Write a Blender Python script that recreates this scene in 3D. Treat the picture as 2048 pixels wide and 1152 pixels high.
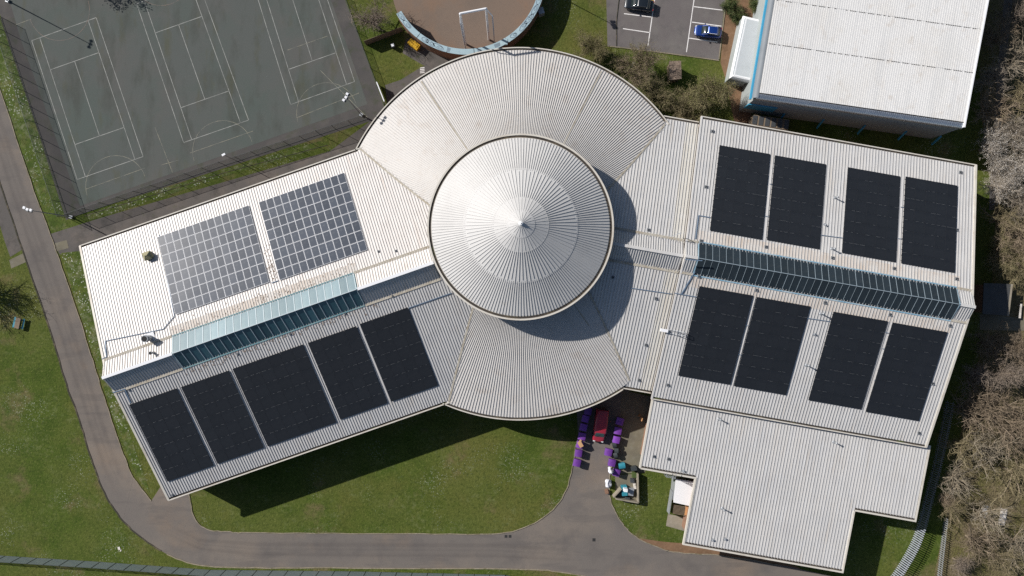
import bpy, bmesh, math, random
import numpy as np
from mathutils import Matrix, Vector
random.seed(7); np.random.seed(7)
S = bpy.context.scene
for o in list(bpy.data.objects): bpy.data.objects.remove(o)
# ------------------------------------------------------------------ camera, sky, sun, exposure
CAM_H, F = 110.0, 1366.0
cam = bpy.data.cameras.new('camera'); cam.lens = 24.0; cam.sensor_width = 36.0; cam.clip_start = 1.0; cam.clip_end = 6000
co = bpy.data.objects.new('camera', cam); S.collection.objects.link(co); co.location = (0, 0, CAM_H); S.camera = co
SUN_EL = 32.8; SUN_H = Vector((-0.886, 0.464, 0)).normalized()      # towards the sun, seen from above
world = bpy.data.worlds.new('World'); S.world = world; world.use_nodes = True
wn = world.node_tree; bg = wn.nodes['Background']
sky = wn.nodes.new('ShaderNodeTexSky'); sky.sky_type = 'NISHITA'; sky.sun_disc = False
sky.sun_elevation = math.radians(SUN_EL); sky.sun_rotation = math.atan2(SUN_H.x, SUN_H.y)
sky.air_density = 1.0; sky.dust_density = 1.0; sky.ozone_density = 1.0
wn.links.new(sky.outputs[0], bg.inputs[0]); bg.inputs[1].default_value = 0.058
sl = bpy.data.lights.new('sun', 'SUN'); sl.energy = 5.0; sl.angle = math.radians(0.55); sl.color = (1.0, 0.955, 0.905)
so = bpy.data.objects.new('sun', sl); S.collection.objects.link(so); so.location = (-200, 100, 160)
sv = Vector((SUN_H.x*math.cos(math.radians(SUN_EL)), SUN_H.y*math.cos(math.radians(SUN_EL)), math.sin(math.radians(SUN_EL))))
so.rotation_euler = sv.to_track_quat('Z', 'Y').to_euler()
S.view_settings.view_transform = 'Standard'; S.view_settings.look = 'None'; S.view_settings.gamma = 1; S.view_settings.exposure = 0.30
S.view_settings.use_curve_mapping = False
S.cycles.use_denoising = False            # the fine roof seams must not be smoothed away
# ------------------------------------------------------------------ helpers
def W(u, v, z=0.0):
    k = (CAM_H - z)/F
    return Vector(((u-1024)*k, (576-v)*k, z))
COL = S.collection
INV = {}
class MB:
    """collects faces of ONE mesh"""
    def __init__(s): s.v = []; s.f = []; s.m = []; s.smooth = False
    def add(s, vs, fs, mi=0):
        b = len(s.v); s.v.extend([tuple(p) for p in vs]); s.f.extend([tuple(i+b for i in f) for f in fs]); s.m.extend([mi]*len(fs)); return s
    def box(s, c, size, rz=0.0, mi=0, taper=1.0):
        hx, hy, hz = size[0]/2, size[1]/2, size[2]/2; cr, sr = math.cos(rz), math.sin(rz); vs = []
        for dz, t in ((-hz, 1.0), (hz, taper)):
            for dx, dy in ((-hx, -hy), (hx, -hy), (hx, hy), (-hx, hy)):
                dx *= t; dy *= t
                vs.append((c[0]+dx*cr-dy*sr, c[1]+dx*sr+dy*cr, c[2]+dz))
        return s.add(vs, [(0,3,2,1),(4,5,6,7),(0,1,5,4),(1,2,6,5),(2,3,7,6),(3,0,4,7)], mi)
    def beam(s, p0, p1, w, h, up=(0,0,1), mi=0, base=False):
        """bar of w x h from p0 to p1; base: p0-p1 is the middle of its underside"""
        p0 = Vector(p0); p1 = Vector(p1); d = (p1-p0).normalized(); up = Vector(up)
        side = d.cross(up)
        if side.length < 1e-5: side = d.cross(Vector((0,1,0)))
        side.normalize(); u = side.cross(d).normalized(); lo, hi = (0, h) if base else (-h/2, h/2)
        vs = []
        for p in (p0, p1):
            for a, b in ((-w/2, lo), (w/2, lo), (w/2, hi), (-w/2, hi)): vs.append(p+side*a+u*b)
        return s.add(vs, [(0,1,2,3),(7,6,5,4),(0,4,5,1),(1,5,6,2),(2,6,7,3),(3,7,4,0)], mi)
    def tube(s, p0, p1, r0, r1=None, n=8, mi=0, caps=True):
        r1 = r0 if r1 is None else r1; p0 = Vector(p0); p1 = Vector(p1); d = (p1-p0).normalized()
        a = d.orthogonal().normalized(); b = d.cross(a); vs = []
        for p, r in ((p0, r0), (p1, r1)):
            for i in range(n):
                t = 2*math.pi*i/n; vs.append(p+a*(r*math.cos(t))+b*(r*math.sin(t)))
        fs = [(i, (i+1) % n, n+(i+1) % n, n+i) for i in range(n)]
        if caps: fs += [tuple(range(n-1, -1, -1)), tuple(range(n, 2*n))]
        return s.add(vs, fs, mi)
    def sheet(s, pts, z=None, mi=0):
        vs = [(p[0], p[1], p[2] if z is None else z) for p in pts]
        area = sum(vs[i][0]*vs[(i+1) % len(vs)][1]-vs[(i+1) % len(vs)][0]*vs[i][1] for i in range(len(vs)))
        if area < 0: vs.reverse()
        return s.add(vs, [tuple(range(len(vs)))], mi)
    def prism(s, pts, z0, z1, mi=0):
        """pts: plan outline; z1 number or function(x,y)"""
        P = [(p[0], p[1]) for p in pts]
        area = sum(P[i][0]*P[(i+1) % len(P)][1]-P[(i+1) % len(P)][0]*P[i][1] for i in range(len(P)))
        if area < 0: P.reverse()
        n = len(P); g0 = z0 if callable(z0) else (lambda x, y: z0); g1 = z1 if callable(z1) else (lambda x, y: z1)
        vs = [(x, y, g0(x, y)) for x, y in P]+[(x, y, g1(x, y)) for x, y in P]
        return s.add(vs, [tuple(range(n-1, -1, -1)), tuple(range(n, 2*n))]+[(i, (i+1) % n, n+(i+1) % n, n+i) for i in range(n)], mi)
    def strip(s, pts, w0, w1, z, mi=0, z0=None, closed=False):
        """band along a plan polyline between side offsets w0 and w1; with z0 it is solid"""
        P = [Vector((p[0], p[1], 0)) for p in pts]; n = len(P); off = []
        for i in range(n):
            a = P[(i-1) % n] if (closed or i > 0) else P[i]; b = P[(i+1) % n] if (closed or i < n-1) else P[i]
            d = (b-a); d.normalize(); nn = Vector((-d.y, d.x, 0)); off.append(nn)
        L = [P[i]+off[i]*w0 for i in range(n)]; R = [P[i]+off[i]*w1 for i in range(n)]
        m = n if closed else n-1
        vs = [(p.x, p.y, z) for p in L]+[(p.x, p.y, z) for p in R]
        fs = [(i, n+i, n+(i+1) % n, (i+1) % n) if w1 < w0 else (i, (i+1) % n, n+(i+1) % n, n+i) for i in range(m)]
        if z0 is not None:
            vs += [(p.x, p.y, z0) for p in L]+[(p.x, p.y, z0) for p in R]
            for i in range(m):
                j = (i+1) % n; fs += [(i, j, 2*n+j, 2*n+i), (n+i, 3*n+i, 3*n+j, n+j)]
            if not closed: fs += [(0, 2*n, 3*n, n), (n-1, 2*n-1, 4*n-1, 3*n-1)]
        return s.add(vs, fs, mi)
    def mesh(s, name, mats):
        me = bpy.data.meshes.new(name); me.from_pydata(s.v, [], s.f)
        for m in (mats if isinstance(mats, (list, tuple)) else [mats]): me.materials.append(m)
        if any(s.m): me.polygons.foreach_set('material_index', s.m)
        if s.smooth: me.polygons.foreach_set('use_smooth', [True]*len(s.f))
        me.update(); return me
    def build(s, name, mats, parent=None, M=None, kind=None):
        return link(name, s.mesh(name, mats), parent, M, kind)
def link(name, data, parent=None, M=None, kind=None):
    o = bpy.data.objects.new(name, data); COL.objects.link(o)
    if M is not None: o.matrix_basis = M
    if parent is not None:
        o.parent = parent; o.matrix_parent_inverse = INV.get(parent.name, Matrix.Identity(4))
    INV[o.name] = (INV_world(o)).inverted()
    if kind: o['kind'] = kind
    return o
WORLD = {}
def INV_world(o): return o.matrix_basis.copy()      # children are given in world space, so their basis IS their world matrix
def thing(name, label, cat, loc=(0,0,0), rz=0.0, group=None):
    M = Matrix.Translation(Vector(loc)) @ Matrix.Rotation(rz, 4, 'Z')
    o = link(name, None, None, M); o.empty_display_size = 0.3; tag(o, label, cat, group); return o
def tag(o, label, cat, group=None):
    o['label'] = label; o['category'] = cat
    if group: o['group'] = group
    return o
def copy_tree(root, M, label=None, group=None):
    """copies a thing with its parts and sub-parts; the source must have been built round the origin"""
    r = root.copy(); COL.objects.link(r); r.matrix_basis = M
    if label: r['label'] = label
    if group: r['group'] = group
    for ch in list(root.children):
        c = ch.copy(); COL.objects.link(c); c.parent = r
        for g in list(ch.children):
            d = g.copy(); COL.objects.link(d); d.parent = c
    return r
def TR(p, rz=0.0, sc=1.0): return Matrix.Translation(Vector(p)) @ Matrix.Rotation(rz, 4, 'Z') @ Matrix.Diagonal((sc, sc, sc, 1))
def smooth_line(pts, n=6, closed=False):
    P = [np.array(p[:2], float) for p in pts]; out = []; N = len(P)
    for i in range(N if closed else N-1):
        p0 = P[(i-1) % N] if (closed or i > 0) else 2*P[0]-P[1]; p1 = P[i]; p2 = P[(i+1) % N]
        p3 = P[(i+2) % N] if (closed or i < N-2) else 2*P[-1]-P[-2]
        for k in range(n):
            t = k/n; out.append(0.5*((2*p1)+(-p0+p2)*t+(2*p0-5*p1+4*p2-p3)*t*t+(-p0+3*p1-3*p2+p3)*t**3))
    if not closed: out.append(P[-1])
    return out
def px(pts, z=0.0): return [W(u, v, z) for u, v in pts]
# ------------------------------------------------------------------ materials
def mat(name, base, rough=0.8, metal=0.0, spec=0.5, layers=(), bump=None, alpha=None, objrand=0.0, coat=0.0, stretch=None):
    """base colour + layers (colour, scale, lo, hi, amount[, stretch]) of noise; bump=(scale, strength)"""
    m = bpy.data.materials.new(name); m.use_nodes = True; nt = m.node_tree; N = nt.nodes; L = nt.links
    b = N['Principled BSDF']; b.inputs['Roughness'].default_value = rough; b.inputs['Metallic'].default_value = metal
    b.inputs['Specular IOR Level'].default_value = spec
    if coat: b.inputs['Coat Weight'].default_value = coat; b.inputs['Coat Roughness'].default_value = 0.05
    tc = N.new('ShaderNodeTexCoord'); col = None
    rgb = N.new('ShaderNodeRGB'); rgb.outputs[0].default_value = (*base, 1); col = rgb.outputs[0]
    for ly in layers:
        c, scale, lo, hi, amt = ly[:5]; st = ly[5] if len(ly) > 5 else (1, 1, 1); kind = ly[6] if len(ly) > 6 else 'noise'
        mp = N.new('ShaderNodeMapping'); mp.inputs['Scale'].default_value = st; L.new(tc.outputs['Object'], mp.inputs[0])
        mp.inputs['Location'].default_value = (random.uniform(-50, 50), random.uniform(-50, 50), 0)
        if kind == 'noise':
            n = N.new('ShaderNodeTexNoise'); n.inputs['Scale'].default_value = scale; n.inputs['Detail'].default_value = 5; n.inputs['Roughness'].default_value = 0.62
            src = n.outputs['Fac']
        else:
            n = N.new('ShaderNodeTexVoronoi'); n.inputs['Scale'].default_value = scale; src = n.outputs['Distance']
        L.new(mp.outputs[0], n.inputs['Vector'])
        mr = N.new('ShaderNodeMapRange'); mr.inputs[1].default_value = lo; mr.inputs[2].default_value = hi; mr.inputs[3].default_value = 0; mr.inputs[4].default_value = amt
        L.new(src, mr.inputs[0])
        fac = mr.outputs[0]
        if len(ly) > 7:           # clump mask: scale, lo, hi
            n2 = N.new('ShaderNodeTexNoise'); n2.inputs['Scale'].default_value = ly[7][0]; n2.inputs['Detail'].default_value = 3
            L.new(mp.outputs[0], n2.inputs['Vector'])
            m2 = N.new('ShaderNodeMapRange'); m2.inputs[1].default_value = ly[7][1]; m2.inputs[2].default_value = ly[7][2]; L.new(n2.outputs['Fac'], m2.inputs[0])
            mu = N.new('ShaderNodeMath'); mu.operation = 'MULTIPLY'; L.new(fac, mu.inputs[0]); L.new(m2.outputs[0], mu.inputs[1]); fac = mu.outputs[0]
        mx = N.new('ShaderNodeMix'); mx.data_type = 'RGBA'; L.new(fac, mx.inputs[0]); L.new(col, mx.inputs[6]); mx.inputs[7].default_value = (*c, 1)
        col = mx.outputs[2]
    if objrand:
        oi = N.new('ShaderNodeObjectInfo'); mr = N.new('ShaderNodeMapRange'); mr.inputs[3].default_value = 1-objrand; mr.inputs[4].default_value = 1+objrand
        L.new(oi.outputs['Random'], mr.inputs[0]); hs = N.new('ShaderNodeHueSaturation'); L.new(mr.outputs[0], hs.inputs['Value']); L.new(col, hs.inputs['Color']); col = hs.outputs[0]
    L.new(col, b.inputs['Base Color'])
    if bump:
        n = N.new('ShaderNodeTexNoise'); n.inputs['Scale'].default_value = bump[0]; n.inputs['Detail'].default_value = 4; L.new(tc.outputs['Object'], n.inputs['Vector'])
        bp = N.new('ShaderNodeBump'); bp.inputs['Strength'].default_value = bump[1]; bp.inputs['Distance'].default_value = bump[2] if len(bump) > 2 else 0.05
        L.new(n.outputs['Fac'], bp.inputs['Height']); L.new(bp.outputs[0], b.inputs['Normal'])
    if alpha is not None: b.inputs['Alpha'].default_value = alpha
    return m
GR = (0.060, 0.088, 0.013)
M_grass = mat('grass', GR, 0.95, spec=0.15, layers=[
    ((0.038, 0.064, 0.008), 0.30, 0.42, 0.62, 0.75), ((0.118, 0.108, 0.030), 0.055, 0.46, 0.64, 0.7), ((0.090, 0.104, 0.024), 0.13, 0.46, 0.66, 0.7), ((0.155, 0.108, 0.065), 0.14, 0.57, 0.68, 0.6),
    ((0.030, 0.045, 0.008), 2.2, 0.48, 0.68, 0.7), ((0.14, 0.155, 0.042), 2.9, 0.52, 0.72, 0.7),
    ((0.40, 0.42, 0.34), 3.4, 0.30, 0.08, 0.7, (1,1,1), 'voronoi', (0.12, 0.52, 0.66)), ((0.16, 0.175, 0.075), 1.3, 0.50, 0.72, 0.5, (1,1,1), 'noise', (0.2, 0.48, 0.6))], bump=(5, 0.9, 0.08))
M_verge = mat('verge_grass', (0.075, 0.105, 0.020), 0.95, spec=0.15, layers=[
    ((0.036, 0.062, 0.010), 0.5, 0.42, 0.62, 0.8), ((0.15, 0.13, 0.05), 0.6, 0.5, 0.72, 0.6), ((0.03, 0.04, 0.01), 2.5, 0.48, 0.68, 0.7),
    ((0.48, 0.49, 0.43), 2.8, 0.34, 0.08, 0.9, (1,1,1), 'voronoi', (0.16, 0.44, 0.56)), ((0.20, 0.205, 0.13), 1.2, 0.46, 0.66, 0.6, (1,1,1), 'noise', (0.25, 0.45, 0.58))], bump=(5, 0.9, 0.08))
M_litter = mat('leaf_litter', (0.135, 0.112, 0.062), 0.95, spec=0.1, layers=[((0.11, 0.105, 0.035), 0.2, 0.45, 0.6, 0.8), ((0.20, 0.155, 0.10), 1.6, 0.5, 0.7, 0.8), ((0.055, 0.042, 0.027), 2.8, 0.5, 0.66, 0.8)], bump=(4, 1.0, 0.15))
M_road = mat('road_asphalt', (0.144, 0.128, 0.115), 0.9, spec=0.25, layers=[((0.190, 0.160, 0.133), 0.09, 0.45, 0.68, 0.9), ((0.105, 0.095, 0.090), 0.22, 0.50, 0.70, 0.7), ((0.215, 0.16, 0.115), 0.07, 0.56, 0.72, 0.55), ((0.09, 0.08, 0.075), 6, 0.5, 0.75, 0.5), ((0.10, 0.09, 0.085), 0.5, 0.56, 0.62, 0.35, (0.15, 1, 1))], bump=(14, 0.3, 0.02))
def add_tracks(m):
    nt = m.node_tree; b = nt.nodes['Principled BSDF']; src = b.inputs['Base Color'].links[0].from_socket
    at = nt.nodes.new('ShaderNodeAttribute'); at.attribute_name = 'track'; mx = nt.nodes.new('ShaderNodeMix'); mx.data_type = 'RGBA'; mx.blend_type = 'MULTIPLY'
    nt.links.new(at.outputs['Fac'], mx.inputs[0]); nt.links.new(src, mx.inputs[6]); mx.inputs[7].default_value = (0.68, 0.68, 0.70, 1); nt.links.new(mx.outputs[2], b.inputs['Base Color'])
add_tracks(M_road)
M_path = mat('path_asphalt', (0.098, 0.090, 0.084), 0.92, spec=0.2, layers=[((0.14, 0.12, 0.105), 0.3, 0.45, 0.7, 0.8), ((0.055, 0.052, 0.048), 0.5, 0.5, 0.72, 0.8), ((0.06, 0.07, 0.03), 0.9, 0.58, 0.72, 0.5), ((0.16, 0.15, 0.14), 5, 0.55, 0.75, 0.5)], bump=(12, 0.3, 0.02))
M_park = mat('car_park_asphalt', (0.125, 0.112, 0.110), 0.9, spec=0.25, layers=[((0.155, 0.145, 0.135), 0.25, 0.45, 0.7, 0.8), ((0.085, 0.080, 0.080), 0.6, 0.52, 0.72, 0.6), ((0.18, 0.16, 0.14), 7, 0.55, 0.75, 0.5)], bump=(14, 0.3, 0.02))
M_court = mat('court_surface', (0.086, 0.094, 0.088), 0.92, spec=0.2, layers=[((0.100, 0.095, 0.088), 0.06, 0.45, 0.65, 0.8), ((0.076, 0.092, 0.083), 0.10, 0.45, 0.62, 0.9), ((0.060, 0.066, 0.058), 0.35, 0.50, 0.68, 0.8, (1.0, 0.35, 1)), ((0.075, 0.075, 0.045), 0.25, 0.56, 0.70, 0.55, (1.6, 0.5, 1)), ((0.13, 0.13, 0.125), 4, 0.55, 0.8, 0.35)], bump=(10, 0.3, 0.02))
M_tarmac_edge = mat('court_margin', (0.072, 0.068, 0.066), 0.92, spec=0.2, layers=[((0.10, 0.092, 0.085), 0.3, 0.45, 0.7, 0.8), ((0.05, 0.06, 0.035), 0.5, 0.52, 0.70, 0.7)], bump=(12, 0.3, 0.02))
M_conc = mat('concrete', (0.26, 0.23, 0.18), 0.9, spec=0.2, layers=[((0.17, 0.155, 0.12), 0.5, 0.45, 0.7, 0.8), ((0.34, 0.31, 0.26), 1.8, 0.5, 0.75, 0.6)], bump=(9, 0.3, 0.02))
M_yard = mat('yard_concrete', (0.16, 0.145, 0.105), 0.9, spec=0.2, layers=[((0.11, 0.10, 0.08), 0.4, 0.45, 0.7, 0.8), ((0.20, 0.19, 0.16), 1.2, 0.5, 0.75, 0.6)], bump=(9, 0.3, 0.02))
M_brownpave = mat('brown_path', (0.19, 0.115, 0.068), 0.92, spec=0.15, layers=[((0.12, 0.075, 0.045), 0.5, 0.45, 0.7, 0.8), ((0.26, 0.17, 0.11), 2.0, 0.5, 0.75, 0.6)], bump=(9, 0.3, 0.02))
M_ballfloor = mat('ball_court_floor', (0.172, 0.130, 0.102), 0.9, spec=0.2, layers=[((0.215, 0.125, 0.075), 0.08, 0.46, 0.66, 0.8), ((0.14, 0.112, 0.092), 0.2, 0.48, 0.7, 0.6), ((0.12, 0.09, 0.07), 2, 0.55, 0.75, 0.4)], bump=(10, 0.3, 0.02))
M_kerb = mat('kerb_stone', (0.24, 0.205, 0.15), 0.9, spec=0.2, layers=[((0.12, 0.11, 0.06), 0.7, 0.45, 0.65, 0.8), ((0.33, 0.30, 0.25), 3, 0.5, 0.7, 0.6)])
M_kerbdark = mat('mossy_edging', (0.05, 0.048, 0.036), 0.95, spec=0.1, layers=[((0.16, 0.13, 0.09), 0.8, 0.5, 0.7, 0.8)])
M_line = mat('line_paint_white', (0.72, 0.70, 0.68), 0.7, layers=[((0.42, 0.40, 0.38), 1.5, 0.5, 0.75, 0.6)])
M_courtline = mat('court_line_paint', (0.30, 0.305, 0.285), 0.8, layers=[((0.14, 0.145, 0.135), 0.7, 0.42, 0.62, 0.9)])
M_courtline2 = mat('netball_line_paint', (0.27, 0.255, 0.19), 0.8, layers=[((0.12, 0.125, 0.115), 0.8, 0.42, 0.62, 1.0)])
M_courtline3 = mat('red_line_paint', (0.21, 0.145, 0.115), 0.8, layers=[((0.11, 0.11, 0.10), 0.8, 0.42, 0.62, 1.0)])
STN = (14, 0.4, 1)
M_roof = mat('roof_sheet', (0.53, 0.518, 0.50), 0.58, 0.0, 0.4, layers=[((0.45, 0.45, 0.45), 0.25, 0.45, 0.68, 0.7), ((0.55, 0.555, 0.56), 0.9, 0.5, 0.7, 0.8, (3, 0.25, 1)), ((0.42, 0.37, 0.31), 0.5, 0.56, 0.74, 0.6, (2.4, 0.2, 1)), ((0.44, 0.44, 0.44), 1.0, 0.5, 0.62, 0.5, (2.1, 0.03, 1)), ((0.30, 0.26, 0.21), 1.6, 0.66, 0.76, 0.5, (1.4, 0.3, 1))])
M_roofN = mat('roof_sheet_painted_glare', (0.655, 0.63, 0.605), 0.42, 0.0, 0.75, layers=[((0.61, 0.575, 0.54), 0.25, 0.45, 0.68, 0.7), ((0.69, 0.67, 0.65), 0.9, 0.5, 0.7, 0.8, (3, 0.25, 1)), ((0.47, 0.36, 0.28), 0.5, 0.58, 0.76, 0.6, (2.4, 0.2, 1)), ((0.58, 0.55, 0.52), 1.0, 0.5, 0.62, 0.5, (2.1, 0.03, 1))])  # lighter, glossier copy of the roof sheet; sun glare put into the colour
M_roofrust = mat('roof_sheet_rust_tinted', (0.52, 0.475, 0.43), 0.6, 0.0, 0.35, layers=[((0.46, 0.385, 0.315), 0.7, 0.46, 0.66, 0.7, (2.6, 0.35, 1)), ((0.56, 0.54, 0.51), 0.4, 0.48, 0.62, 0.8), ((0.30, 0.22, 0.16), 1.7, 0.62, 0.74, 0.5, (1.5, 0.4, 1))])
M_roofcream = mat('roof_sheet_cream', (0.55, 0.53, 0.48), 0.5, 0.0, 0.5, layers=[((0.52, 0.47, 0.39), 0.5, 0.5, 0.72, 0.7, (2.0, 0.3, 1)), ((0.62, 0.61, 0.58), 0.6, 0.5, 0.7, 0.7)])
M_skirt = mat('roof_sheet_skirt', (0.545, 0.525, 0.50), 0.50, 0.0, 0.5, layers=[((0.49, 0.47, 0.445), 0.2, 0.45, 0.68, 0.7), ((0.40, 0.33, 0.27), 0.35, 0.56, 0.74, 0.6), ((0.46, 0.41, 0.36), 1.1, 0.55, 0.72, 0.5)])
M_cone = mat('cone_sheet', (0.535, 0.53, 0.52), 0.70, 0.0, 0.24, layers=[((0.48, 0.475, 0.465), 0.35, 0.45, 0.68, 0.7), ((0.38, 0.34, 0.28), 0.7, 0.62, 0.78, 0.4)])
M_cone2 = mat('cone_sheet_upper', (0.545, 0.54, 0.53), 0.70, 0.0, 0.24, layers=[((0.51, 0.51, 0.505), 0.4, 0.45, 0.68, 0.7)])
M_ribC = mat('cone_rib', (0.50, 0.495, 0.485), 0.66, 0.0, 0.3, layers=[((0.44, 0.43, 0.41), 0.4, 0.45, 0.7, 0.7)])
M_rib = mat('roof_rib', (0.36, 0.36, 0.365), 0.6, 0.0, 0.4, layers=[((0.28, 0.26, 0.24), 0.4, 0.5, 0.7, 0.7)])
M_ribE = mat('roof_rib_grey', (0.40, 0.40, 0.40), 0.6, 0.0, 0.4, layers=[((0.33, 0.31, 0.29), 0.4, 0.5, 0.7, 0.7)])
M_ribN = mat('roof_rib_painted_glare', (0.54, 0.51, 0.48), 0.55, 0.0, 0.4, layers=[((0.30, 0.25, 0.21), 0.4, 0.5, 0.7, 0.7)])  # seams of the glaring slope, lightened in colour as if overexposed
M_trim = mat('cream_trim', (0.55, 0.52, 0.46), 0.55, 0.0, 0.5, layers=[((0.40, 0.34, 0.27), 0.5, 0.5, 0.72, 0.6)])
M_gutter = mat('gutter_inside', (0.05, 0.043, 0.037), 0.9, 0.0, 0.2, layers=[((0.13, 0.105, 0.07), 0.6, 0.5, 0.7, 0.7), ((0.07, 0.09, 0.02), 0.4, 0.62, 0.7, 0.7)])
M_flash = mat('lead_flashing', (0.36, 0.33, 0.27), 0.7, 0.0, 0.4, layers=[((0.25, 0.20, 0.13), 0.6, 0.48, 0.7, 0.8), ((0.47, 0.45, 0.40), 1.4, 0.5, 0.7, 0.6)])
M_brick = mat('brick_wall', (0.22, 0.125, 0.08), 0.9, layers=[((0.14, 0.08, 0.055), 2, 0.45, 0.7, 0.8)])
M_darkwall = mat('dark_cladding', (0.10, 0.10, 0.10), 0.7)
M_stain = mat('lichen_stain', (0.24, 0.18, 0.135), 0.95, spec=0.1, layers=[((0.36, 0.29, 0.23), 3.0, 0.45, 0.7, 0.8)])
M_silver = mat('panel_frame_silver', (0.70, 0.71, 0.73), 0.55, 0.0)
M_blackframe = mat('panel_frame_black', (0.020, 0.022, 0.026), 0.5)
M_cellblue = mat('solar_cell_blue', (0.060, 0.071, 0.092), 0.30, 0.0, 0.34, objrand=0.14, layers=[((0.12, 0.13, 0.14), 0.9, 0.5, 0.75, 0.6)])
M_celldark = mat('solar_cell_dark', (0.0115, 0.0138, 0.0178), 0.45, 0.0, 0.38, objrand=0.05, layers=[((0.019, 0.021, 0.0245), 0.7, 0.5, 0.75, 0.7)])
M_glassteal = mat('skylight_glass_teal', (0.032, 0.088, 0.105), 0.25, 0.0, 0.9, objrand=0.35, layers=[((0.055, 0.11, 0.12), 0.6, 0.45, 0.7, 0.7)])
M_glasssheen = mat('skylight_glass_painted_sheen', (0.20, 0.272, 0.30), 0.36, 0.0, 0.7, objrand=0.22, layers=[((0.28, 0.36, 0.37), 0.5, 0.45, 0.7, 0.6)])  # upper panes: teal glass lightened, reflected sky put into the colour
M_glassblack = mat('skylight_glass_dark', (0.020, 0.029, 0.037), 0.45, 0.0, 0.25, objrand=0.15, layers=[((0.035, 0.042, 0.046), 0.9, 0.52, 0.72, 0.7)])
M_clamp = mat('clamp_grey', (0.13, 0.135, 0.14), 0.6)
M_bar = mat('glazing_bar_pale', (0.50, 0.57, 0.60), 0.5, 0.1)
M_barE = mat('glazing_bar_weathered', (0.20, 0.25, 0.285), 0.6, 0.0, objrand=0.35)
M_barblue = mat('glazing_bar_blue', (0.16, 0.33, 0.45), 0.5, 0.1, layers=[((0.45, 0.52, 0.55), 0.6, 0.45, 0.65, 0.8)])
M_barteal = mat('glazing_frame_teal', (0.10, 0.22, 0.25), 0.5, 0.1, layers=[((0.30, 0.38, 0.36), 0.5, 0.5, 0.7, 0.6)])
M_hallroof = mat('hall_roof_white', (0.68, 0.675, 0.66), 0.5, 0.0, 0.4, layers=[((0.64, 0.62, 0.58), 0.15, 0.45, 0.7, 0.7), ((0.66, 0.66, 0.65), 0.8, 0.5, 0.72, 0.6, (3, 0.2, 1)), ((0.50, 0.44, 0.37), 0.6, 0.56, 0.74, 0.5), ((0.60, 0.60, 0.59), 1.0, 0.5, 0.6, 0.5, (1.0, 0.02, 1))])
M_hallside = mat('hall_cladding_silver', (0.55, 0.585, 0.62), 0.36, 0.85, 0.6, layers=[((0.46, 0.49, 0.53), 0.4, 0.45, 0.7, 0.6)])
M_hallwest = mat('hall_cladding_painted_dim', (0.17, 0.19, 0.21), 0.6, 0.0, 0.3, layers=[((0.13, 0.15, 0.17), 0.4, 0.45, 0.7, 0.6)])  # darker copy of the silver cladding; dull west-side reflection put into the colour
M_hallwall = mat('hall_wall_grey', (0.30, 0.33, 0.33), 0.7, layers=[((0.24, 0.27, 0.27), 0.3, 0.45, 0.7, 0.6)])
M_blue = mat('blue_paint', (0.045, 0.28, 0.46), 0.5, layers=[((0.08, 0.36, 0.52), 0.6, 0.45, 0.7, 0.6)])
M_whitemetal = mat('white_painted_metal', (0.74, 0.75, 0.77), 0.4)
M_annexroof = mat('annex_roof_grey', (0.44, 0.47, 0.49), 0.6, layers=[((0.37, 0.40, 0.42), 0.5, 0.45, 0.7, 0.6)])
M_wallblue = mat('pale_blue_coping', (0.30, 0.41, 0.455), 0.75, layers=[((0.37, 0.48, 0.52), 0.5, 0.45, 0.7, 0.7), ((0.18, 0.28, 0.34), 1.3, 0.55, 0.72, 0.6)])
M_graf = mat('graffiti_slate', (0.16, 0.215, 0.26), 0.8, layers=[((0.25, 0.33, 0.37), 1.5, 0.5, 0.7, 0.7)])
M_darkgrey = mat('dark_grey_metal', (0.06, 0.065, 0.07), 0.55, 0.2)
M_steel = mat('galvanised_steel', (0.34, 0.36, 0.38), 0.5, 0.4, layers=[((0.24, 0.25, 0.27), 1.5, 0.45, 0.7, 0.6)])
M_bluesteel = mat('blue_grey_conduit', (0.13, 0.19, 0.27), 0.5, 0.2)
M_rubber = mat('rubber_black', (0.012, 0.012, 0.012), 0.85)
M_purple = mat('purple_plastic', (0.155, 0.040, 0.30), 0.55, objrand=0.22, layers=[((0.115, 0.028, 0.23), 1.5, 0.45, 0.7, 0.7), ((0.20, 0.08, 0.33), 4, 0.55, 0.75, 0.5)])
M_tealplastic = mat('teal_plastic', (0.025, 0.20, 0.27), 0.5, layers=[((0.05, 0.28, 0.33), 2, 0.45, 0.7, 0.6)])
M_greyplastic = mat('dark_grey_plastic', (0.035, 0.042, 0.045), 0.6, objrand=0.3)
M_card = mat('cardboard', (0.50, 0.30, 0.15), 0.9, layers=[((0.38, 0.22, 0.11), 2, 0.45, 0.7, 0.7)])
M_sack = mat('white_sack', (0.68, 0.69, 0.72), 0.7, layers=[((0.46, 0.48, 0.54), 3.0, 0.45, 0.62, 0.8)], bump=(5, 0.8, 0.1))
M_yellow = mat('yellow_plastic', (0.72, 0.42, 0.015), 0.5, layers=[((0.55, 0.30, 0.01), 2, 0.45, 0.7, 0.6)])
M_wood = mat('weathered_timber', (0.19, 0.145, 0.10), 0.9, layers=[((0.11, 0.085, 0.06), 1.2, 0.45, 0.7, 0.8, (6, 0.6, 1))])
M_orangewood = mat('orange_timber', (0.50, 0.26, 0.11), 0.8, layers=[((0.36, 0.17, 0.07), 2, 0.45, 0.7, 0.7)])
M_bark = mat('bark_grey_brown', (0.22, 0.18, 0.13), 0.95, spec=0.1, layers=[((0.18, 0.145, 0.105), 1.5, 0.45, 0.7, 0.7)])
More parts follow.
